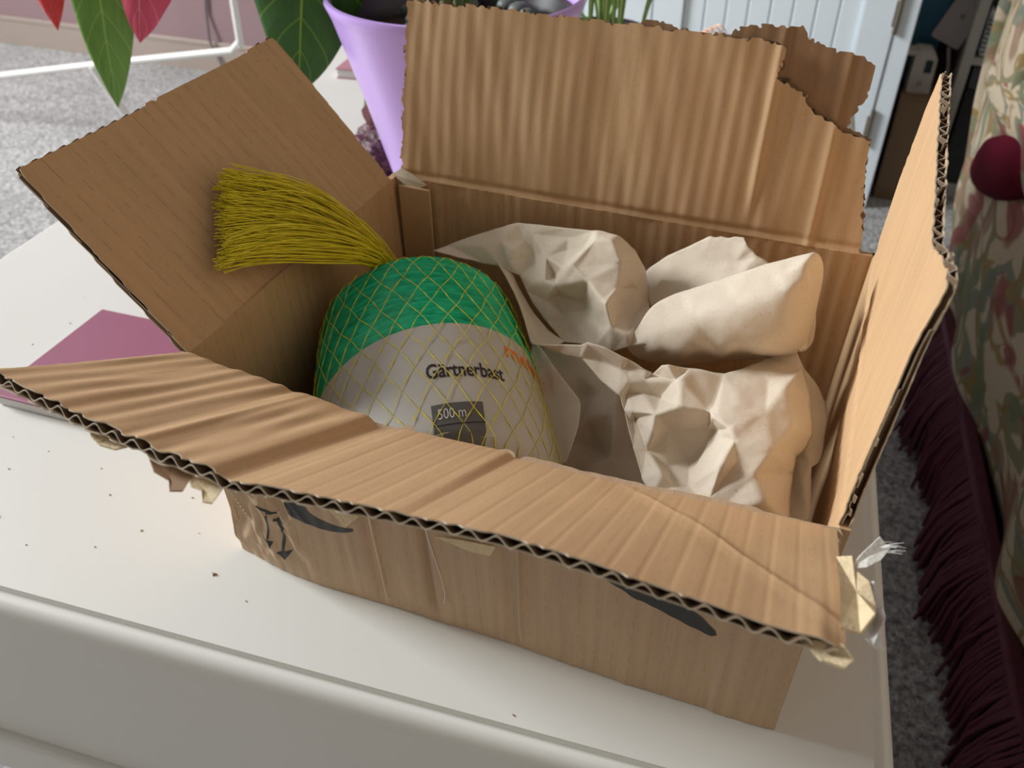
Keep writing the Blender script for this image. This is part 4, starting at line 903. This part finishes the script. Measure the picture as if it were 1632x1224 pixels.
fb_([(-1.40, 1.262, -.285), (-1.385, 1.285, -.37), (-1.372, 1.31, -.447)], .0095, 'leg')
fb_([(-1.95, 1.18, -.345), (-1.96, 1.2, -.447)], .0095, 'leg')
wc = MB().tube([(-1.43, YB - .006, .5), (-1.43, YB - .006, -.05), (-1.437, YB - .006, -.22), (-1.452, YB - .006, -.29), (-1.45, YB - .02, -.36), (-1.425, YB - .024, -.415), (-1.41, YB - .03, -.446)], .0035, 8).build('wall_cable', M['cable'], None, True, None)
tag(wc, 'thin grey cable hanging down the lilac wall', 'cable')

# ------------------------------------------------------------------ white boarded cupboard
CY = 1.50
cup = empty('cupboard', (0, CY, ZF)); tag(cup, 'white painted cupboard with tongue-and-groove door behind the table', 'cupboard')
cb_ = MB(); cb_.box((-.62, .018, .0), (.322, .235, .82), .002); cb_.build('carcass', M['cup_white'], cup)
MB().box((.293, 0, 0.002), (.324, .02, .80), .0012).build('stile', M['cup_white'], cup)
def door(x0, x1):
    d = empty('door'); d.parent = cup
    MB().box((x1 - .058, -.002, .03), (x1, .018, .79), .0012).build('stile', M['cup_white'], d)
    MB().box((x0, -.002, .03), (x0 + .058, .018, .79), .0012).build('stile', M['cup_white'], d)
    MB().box((x0 + .058, -.0015, .03), (x1 - .058, .018, .095), .0012).build('rail', M['cup_white'], d)
    MB().box((x0 + .058, -.0015, .725), (x1 - .058, .018, .79), .0012).build('rail', M['cup_white'], d)
    n = 8; ww = (x1 - x0 - .116) / n
    for k in range(n):
        MB().box((x0 + .058 + ww * k + .0006, .005, .095), (x0 + .058 + ww * (k + 1) - .0006, .016, .725), .0022).build('board', M['cup_white'], d)
door(-.150, .2905); door(-.600, -.1525)
for z in (.165, .372, .70):
    h = MB(); h.box((.2845, -.0045, z - .022), (.2905, -.0022, z + .022)); h.tube([(.2918, -.004, z - .034), (.2918, -.004, z + .034)], .0042, 10); h.build('hinge', M['hinge'], cup, True)

# ------------------------------------------------------------------ open shelf unit beside the cupboard
SHY = 1.605
sh = empty('shelf_unit', (0, SHY, ZF)); tag(sh, 'grey-white open shelf unit between cupboard and sofa', 'shelf')
for xx in (.426, 1.05): MB().box((xx, 0, 0.0), (xx + .018, .138, 1.0), .001).build('upright', M['shelf'], sh)
for z0, z1 in ((.0, .030), (.266, .280), (.56, .578), (.98, 1.0)):
    MB().box((.444, .004, z0 + .0005), (1.05, .136, z1), .001).build('shelf_board', M['shelf'], sh)
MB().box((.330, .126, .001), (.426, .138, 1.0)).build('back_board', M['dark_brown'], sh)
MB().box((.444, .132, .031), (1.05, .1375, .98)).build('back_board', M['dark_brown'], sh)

bc = empty('storage_carton', (.336, SHY - .05, ZF)); tag(bc, 'plain brown carton standing on the carpet beside the white cupboard', 'box')
MB().box((0, 0, .0005), (.085, .17, .205), .001).build('carton_body', M['brown_card'], bc)
MB().box((0.0005, -.0006, .2052), (.0845, .17, .2075), .0005).build('lid_flap', M['brown_card'], bc)
dv = empty('desk_device', (.344, SHY - .015, ZF + .208), R(6)); tag(dv, 'small off-white device with dark display on the brown carton', 'device')
bm = bmesh.new()
dpoly = [(0, 0), (.042, 0), (.040, .066), (.032, .078), (.006, .080), (0, .074)]
MB().add([(a, 0, b + .0005) for a, b in dpoly] + [(a, .05, b + .0005) for a, b in dpoly], [tuple(range(6)), tuple(range(11, 5, -1))] + [(i, (i + 1) % 6, 6 + (i + 1) % 6, 6 + i) for i in range(6)]).build('casing', M['device'], dv)
bm.free()
MB().box((.021, -.0012, .040), (.034, .001, .064), .0004).build('display', M['screen'], dv)
MB().box((.014, -.0008, .016), (.024, .001, .026), .0004).build('button', M['laptop'], dv)
MB().box((-.022, .0, .070), (.004, .045, .078), .002).build('handle', M['device'], dv)
lp = empty('laptop', (.362, SHY + .03, ZF + .305)); tag(lp, 'closed grey laptop leaning tilted above the small device', 'laptop')
lp.rotation_euler = (R(-6), R(22), R(0))
def rrect(w_, h_, r, n=5):
    P = []
    for cx, cy, a0 in ((w_ - r, r, -90), (w_ - r, h_ - r, 0), (r, h_ - r, 90), (r, r, 180)):
        P += [(cx + r * math.cos(R(a0 + 90 * k / n)), cy + r * math.sin(R(a0 + 90 * k / n))) for k in range(n + 1)]
    return P
def yprism(poly, y0, y1):
    n = len(poly); return [(a, y0, b) for a, b in poly] + [(a, y1, b) for a, b in poly], [tuple(range(n)), tuple(range(2 * n - 1, n - 1, -1))] + [(i, (i + 1) % n, n + (i + 1) % n, n + i) for i in range(n)]
MB().add(*yprism(rrect(.058, .20, .006), 0, .006)).build('lid', M['laptop'], lp)
MB().add(*yprism(rrect(.058, .20, .006), .0065, .015)).build('base', M['laptop'], lp)
ap_ = [(0.005 * math.cos(t) * (1 - .12 * math.exp(-((t - 1.57) / .35) ** 2) - .25 * math.exp(-((t - .25) / .4) ** 2)), .0055 * math.sin(t) * (1 - .18 * math.exp(-((t - 1.57) / .35) ** 2) - .1 * math.exp(-((t + 1.57) / .3) ** 2))) for t in np.linspace(-np.pi, np.pi, 33)[:-1]]
lg_ = MB().add(*yprism([(a + .029, b + .052) for a, b in ap_], -.0006, .0004)); lg_.add(*yprism([(.0290, .0582), (.0305, .0590), (.0315, .0612), (.0298, .0602)], -.0006, .0004)); lg_.build('emblem', M['laptop_logo'], lp)
bb_ = empty('blue_folder', (.330, SHY + .060, ZF + .2085)); tag(bb_, 'petrol blue folder standing behind the laptop and device', 'folder')
MB().box((.001, .002, .0005), (.052, .028, .30), .001).build('sheets', M['pages'], bb_)
cvb = MB().box((0, 0, .0005), (.053, .002, .305)); cvb.box((0, .028, .0005), (.053, .030, .305)); cvb.box((0, 0, .0005), (.0015, .030, .305)); cvb.build('cover', M['blue'], bb_)
pc = MB().tube([(.395, SHY - .016, ZF + .30), (.403, SHY - .02, ZF + .27), (.408, SHY - .022, ZF + .235), (.417, SHY - .024, ZF + .212)], .0025, 8).build('power_cable', M['cable'], None, True, None); tag(pc, 'grey power cable hanging beside the small device', 'cable')

# white wicker basket on the shelf
bk = empty('wicker_basket', (.455, SHY + .012, ZF + .2805)); tag(bk, 'white wicker basket standing on the shelf by the sofa', 'basket')
BW, BD, BH = .16, .11, .078
st_ = MB()
for k in range(12):
    for (a, b) in (((k + .5) * BW / 12, 0.0), ((k + .5) * BW / 12, BD)): st_.tube([(a, b, .001), (a, b - (.004 if b == 0 else -.004), BH)], .0022, 6)
for k in range(8):
    for a in (0.0, BW): st_.tube([(a, (k + .5) * BD / 8, .001), (a + (-.004 if a == 0 else .004), (k + .5) * BD / 8, BH)], .0022, 6)
st_.build('stake', M['wicker'], bk, True)['kind'] = 'stuff'
for k in range(9):
    z = .005 + k * .0082; ex_ = .004 * z / BH; P = []
    per_ = [((t * BW), -ex_) for t in np.linspace(0, 1, 37)[:-1]] + [(BW + ex_, t * BD) for t in np.linspace(0, 1, 25)[:-1]] + [(BW - t * BW, BD + ex_) for t in np.linspace(0, 1, 37)[:-1]] + [(-ex_, BD - t * BD) for t in np.linspace(0, 1, 25)]
    for i, (a, b) in enumerate(per_):
        o_ = .0026 * math.sin(i * np.pi / 1.5 + k * np.pi); cxd = a - BW / 2; cyd = b - BD / 2
        P.append((a + o_ * (1 if abs(cxd) / BW > abs(cyd) / BD else 0) * np.sign(cxd), b + o_ * (0 if abs(cxd) / BW > abs(cyd) / BD else 1) * np.sign(cyd), z))
    MB().tube(P, .0026, 6).build('weaver', M['wicker'], bk, True, None)
MB().tube([(0, 0, BH), (BW, 0, BH), (BW, BD, BH), (0, BD, BH), (0, 0, BH)], .0055, 8).build('rim', M['wicker'], bk, True, None)
MB().box((.002, .002, .001), (BW - .002, BD - .002, .004)).build('base', M['wicker'], bk)
bl_ = empty('dark_blanket', (.458, SHY + .012, ZF + .3675)); tag(bl_, 'dark navy folded cloth lying on the white wicker basket', 'cloth')
for k in range(3):
    V = []; nx, ny = 16, 12
    bm = bmesh.new(); bmesh.ops.create_grid(bm, x_segments=nx, y_segments=ny, size=.5)
    V = [((v.co.x + .5) * .15 + .003, (v.co.y + .5) * .10 + .003, .006 + k * .02 + .004 * float(vnoise(v.co.x * 6 + k, v.co.y * 6, 80 + k)) - .006 * (abs(v.co.x * 2) ** 6)) for v in bm.verts]; bm.verts.index_update()
    Fc = [[v.index for v in f.verts] for f in bm.faces]; bm.free()
    o = mesh('cloth_layer', V, Fc, M['navy_cloth'], bl_, True); so = o.modifiers.new('thickness', 'SOLIDIFY'); so.thickness = .016; so.offset = 0
bx_ = empty('black_case', (.450, SHY + .008, ZF + .0305)); tag(bx_, 'black boxy case on the lowest shelf below the basket', 'case')
MB().box((0, 0, 0.0005), (.2, .118, .190), .004).build('case_body', M['black'], bx_)
MB().box((0.001, -.001, .1905), (.199, .118, .232), .004).build('case_lid', M['charcoal'], bx_)
MB().tube([(.07, -.001, .09), (.075, -.012, .095), (.125, -.012, .095), (.13, -.001, .09)], .004, 8).build('handle', M['black'], bx_, True)

# ------------------------------------------------------------------ sofa with floral cover and burgundy bullion fringe
SA = R(5.33)
sofa = empty('sofa', (.506, .317, ZF), SA); tag(sofa, 'sofa with cream floral tapestry cover and burgundy bullion fringe', 'sofa')
# local axes: y along the sofa's front, x into the sofa
def cover(name, Sf, u0, u1, nu, v0, v1, nv, uvs=1.0, uvo=(0, 0)):
    U = np.linspace(u0, u1, nu); V = np.linspace(v0, v1, nv); u, v = np.meshgrid(U, V, indexing='ij'); P = Sf(u, v)
    ii = np.arange(nu * nv).reshape(nu, nv); Fc = np.stack([ii[:-1, :-1], ii[1:, :-1], ii[1:, 1:], ii[:-1, 1:]], -1).reshape(-1, 4)
    uv = np.stack([u.ravel() * uvs * .5 + uvo[0], v.ravel() * uvs + uvo[1]], 1)
    o = mesh(name, P.reshape(-1, 3), Fc.tolist(), M['floral'], sofa, True, None, uv, recalc=True)
    so = o.modifiers.new('thickness', 'SOLIDIFY'); so.thickness = .006; so.offset = 0; return o
# skirt: front (u: -.95..0.78) then the far end (u > .78) turning into the room's depth
YE = .765
def skirt(u, z):
    a = np.minimum(u, YE); e = np.maximum(u - YE, 0)
    k = (z - .115) / .30
    fold = .007 * np.sin(u * 26 + 2 * np.sin(u * 9)) * (1 - .6 * k) + .006 * vnoise(u * 9, z * 8, 90)
    out = -.012 * np.sin(np.clip(k, 0, 1) * np.pi) + fold
    x_ = out * (e == 0) + e
    y_ = a + (e > 0) * (.004 + fold * .6) + .03 * np.clip(k, 0, 1) * smooth_step(YE - .2, YE, u)
    return np.stack([x_, y_, z], -1)
cover('skirt', skirt, -.95, YE + .55, 190, .112, .36, 30)
def seat(u, t):       # seat front roll and top; t: 0 bottom of the roll .. 1 back on the seat
    th_ = np.clip(t / .55, 0, 1) * np.pi * .72; fl = np.clip((t - .55) / .45, 0, 1)
    x_ = .055 - .078 * np.sin(th_) + fl * .5 + .006 * vnoise(u * 7, t * 4, 95)
    z_ = .405 - .055 * np.cos(th_) + fl * .015 + .006 * vnoise(u * 6 + 4, t * 5, 96)
    y_ = u + .0 * u
    return np.stack([x_, y_, z_], -1)
cover('seat_cushion', seat, -.95, YE + .02, 120, 0, 1, 40, 1.0, (.3, .7))
# far arm: scroll that flares outwards and upwards
def arm(u, t):        # u: depth into the sofa, t: round the profile
    p_ = [(-.12, .27), (-.10, .42), (-.09, .55), (-.05, .62), (.0, .635), (.05, .61), (.06, .54), (.062, .46), (.045, .36), (.01, .27)]
    tt_ = t * (len(p_) - 1); yy = np.interp(tt_, range(len(p_)), [q[0] for q in p_]); zz = np.interp(tt_, range(len(p_)), [q[1] for q in p_])
    return np.stack([-.012 + u + .006 * vnoise(u * 9, t * 8, 97) - .015 * np.sin(t * np.pi), YE + yy, zz], -1)
cover('arm', arm, .0, .62, 40, 0, 1, 60, 1.0, (.8, .2))
pf = [(-.12, .27), (-.10, .42), (-.09, .55), (-.05, .62), (.0, .635), (.05, .61), (.06, .54), (.062, .46), (.045, .36), (.01, .27)]
def armfront(u, v):   # front panel of the arm, u across, v up
    zz = .27 + .355 * v
    lo = np.interp(zz, [.27, .42, .55, .62, .635], [-.12, -.10, -.09, -.05, .0]); hi = np.interp(zz, [.27, .36, .46, .54, .60, .635], [.01, .045, .062, .06, .05, .0])
    return np.stack([-.010 - .008 * np.sin(u * np.pi) * np.sin(np.clip(v, .02, .98) * np.pi), YE + lo + (hi - lo) * u, zz], -1)
cover('arm_front', armfront, 0, 1, 30, 0, 1, 40, .3, (.1, .5))
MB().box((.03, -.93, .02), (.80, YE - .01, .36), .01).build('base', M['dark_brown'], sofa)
def back_(u, t):
    th_ = t * np.pi * .8; return np.stack([.62 - .09 * np.sin(th_) + .2 * np.clip(t - .8, 0, 1), u, .36 + .5 * t + .02 * np.sin(u * 9)], -1)
cover('backrest', back_, -.95, YE, 60, 0, 1, 30)
# bullion fringe: twisted cords hanging from the skirt to the carpet
fg = MB(); gf = np.random.default_rng(11)
for k in range(560):
    u0 = -.93 + k * (YE + .93) / 560; wv_ = .010 * math.sin(u0 * 23) + .007 * math.sin(u0 * 61 + 1)
    for lay in (0, 1):
        P0 = np.array((-.004 - .007 * lay + .004 * math.sin(u0 * 26), u0 + gf.random() * .003, .122))
        sw = gf.normal() * .006
        e = np.array((-.024 - .010 * lay + wv_ + gf.normal() * .004, u0 + sw, .004 + .004 * gf.random()))
        md_ = (P0 + e) / 2 + np.array((-.010, sw * .3, 0))
        fg.tube([P0, P0 * .5 + md_ * .5 + (-.003, 0, 0), md_, md_ * .4 + e * .6, e], .0022, 5, False)
fo = fg.build('bullion_fringe', M['fringe'], sofa, True, None); fo['kind'] = 'stuff'
MB().box((-.016, -.93, .112), (.0, YE + .005, .124), .003).build('fringe_braid', M['fringe'], sofa)

# burgundy velvet bolster lying against the edge of the seat
vt = empty('velvet_bolster', (.446, .905, ZF + .355)); tag(vt, 'burgundy velvet bolster lying against the edge of the floral sofa', 'cushion')
bm = bmesh.new(); bmesh.ops.create_uvsphere(bm, u_segments=36, v_segments=28, radius=1.0)
V = np.array([v.co[:] for v in bm.verts]); bm.verts.index_update(); Fc = [[v.index for v in f.verts] for f in bm.faces]; bm.free()
V = np.sign(V) * np.abs(V) ** .85
V = V * (1 + .05 * vnoise(V[:, 0] * 3 + 2, V[:, 1] * 3 + V[:, 2] * 2, 99))[:, None]
ld = np.array((.09, -.93, .36)); ld /= np.linalg.norm(ld); sd_ = np.cross(ld, (1, 0, 0)); sd_ /= np.linalg.norm(sd_); xd = np.cross(ld, sd_)
P = V[:, 2:3] * ld * .140 + V[:, 0:1] * xd * .030 + V[:, 1:2] * sd_ * .040
mesh('bolster_cover', P, Fc, M['velvet'], vt, True)
for sg in (-1, 1):
    c_ = ld * .139 * sg; MB().tube([c_ - ld * .004 * sg, c_ + ld * .006 * sg], [.012, .008], 14).build('end_button', M['fringe'], vt, True)
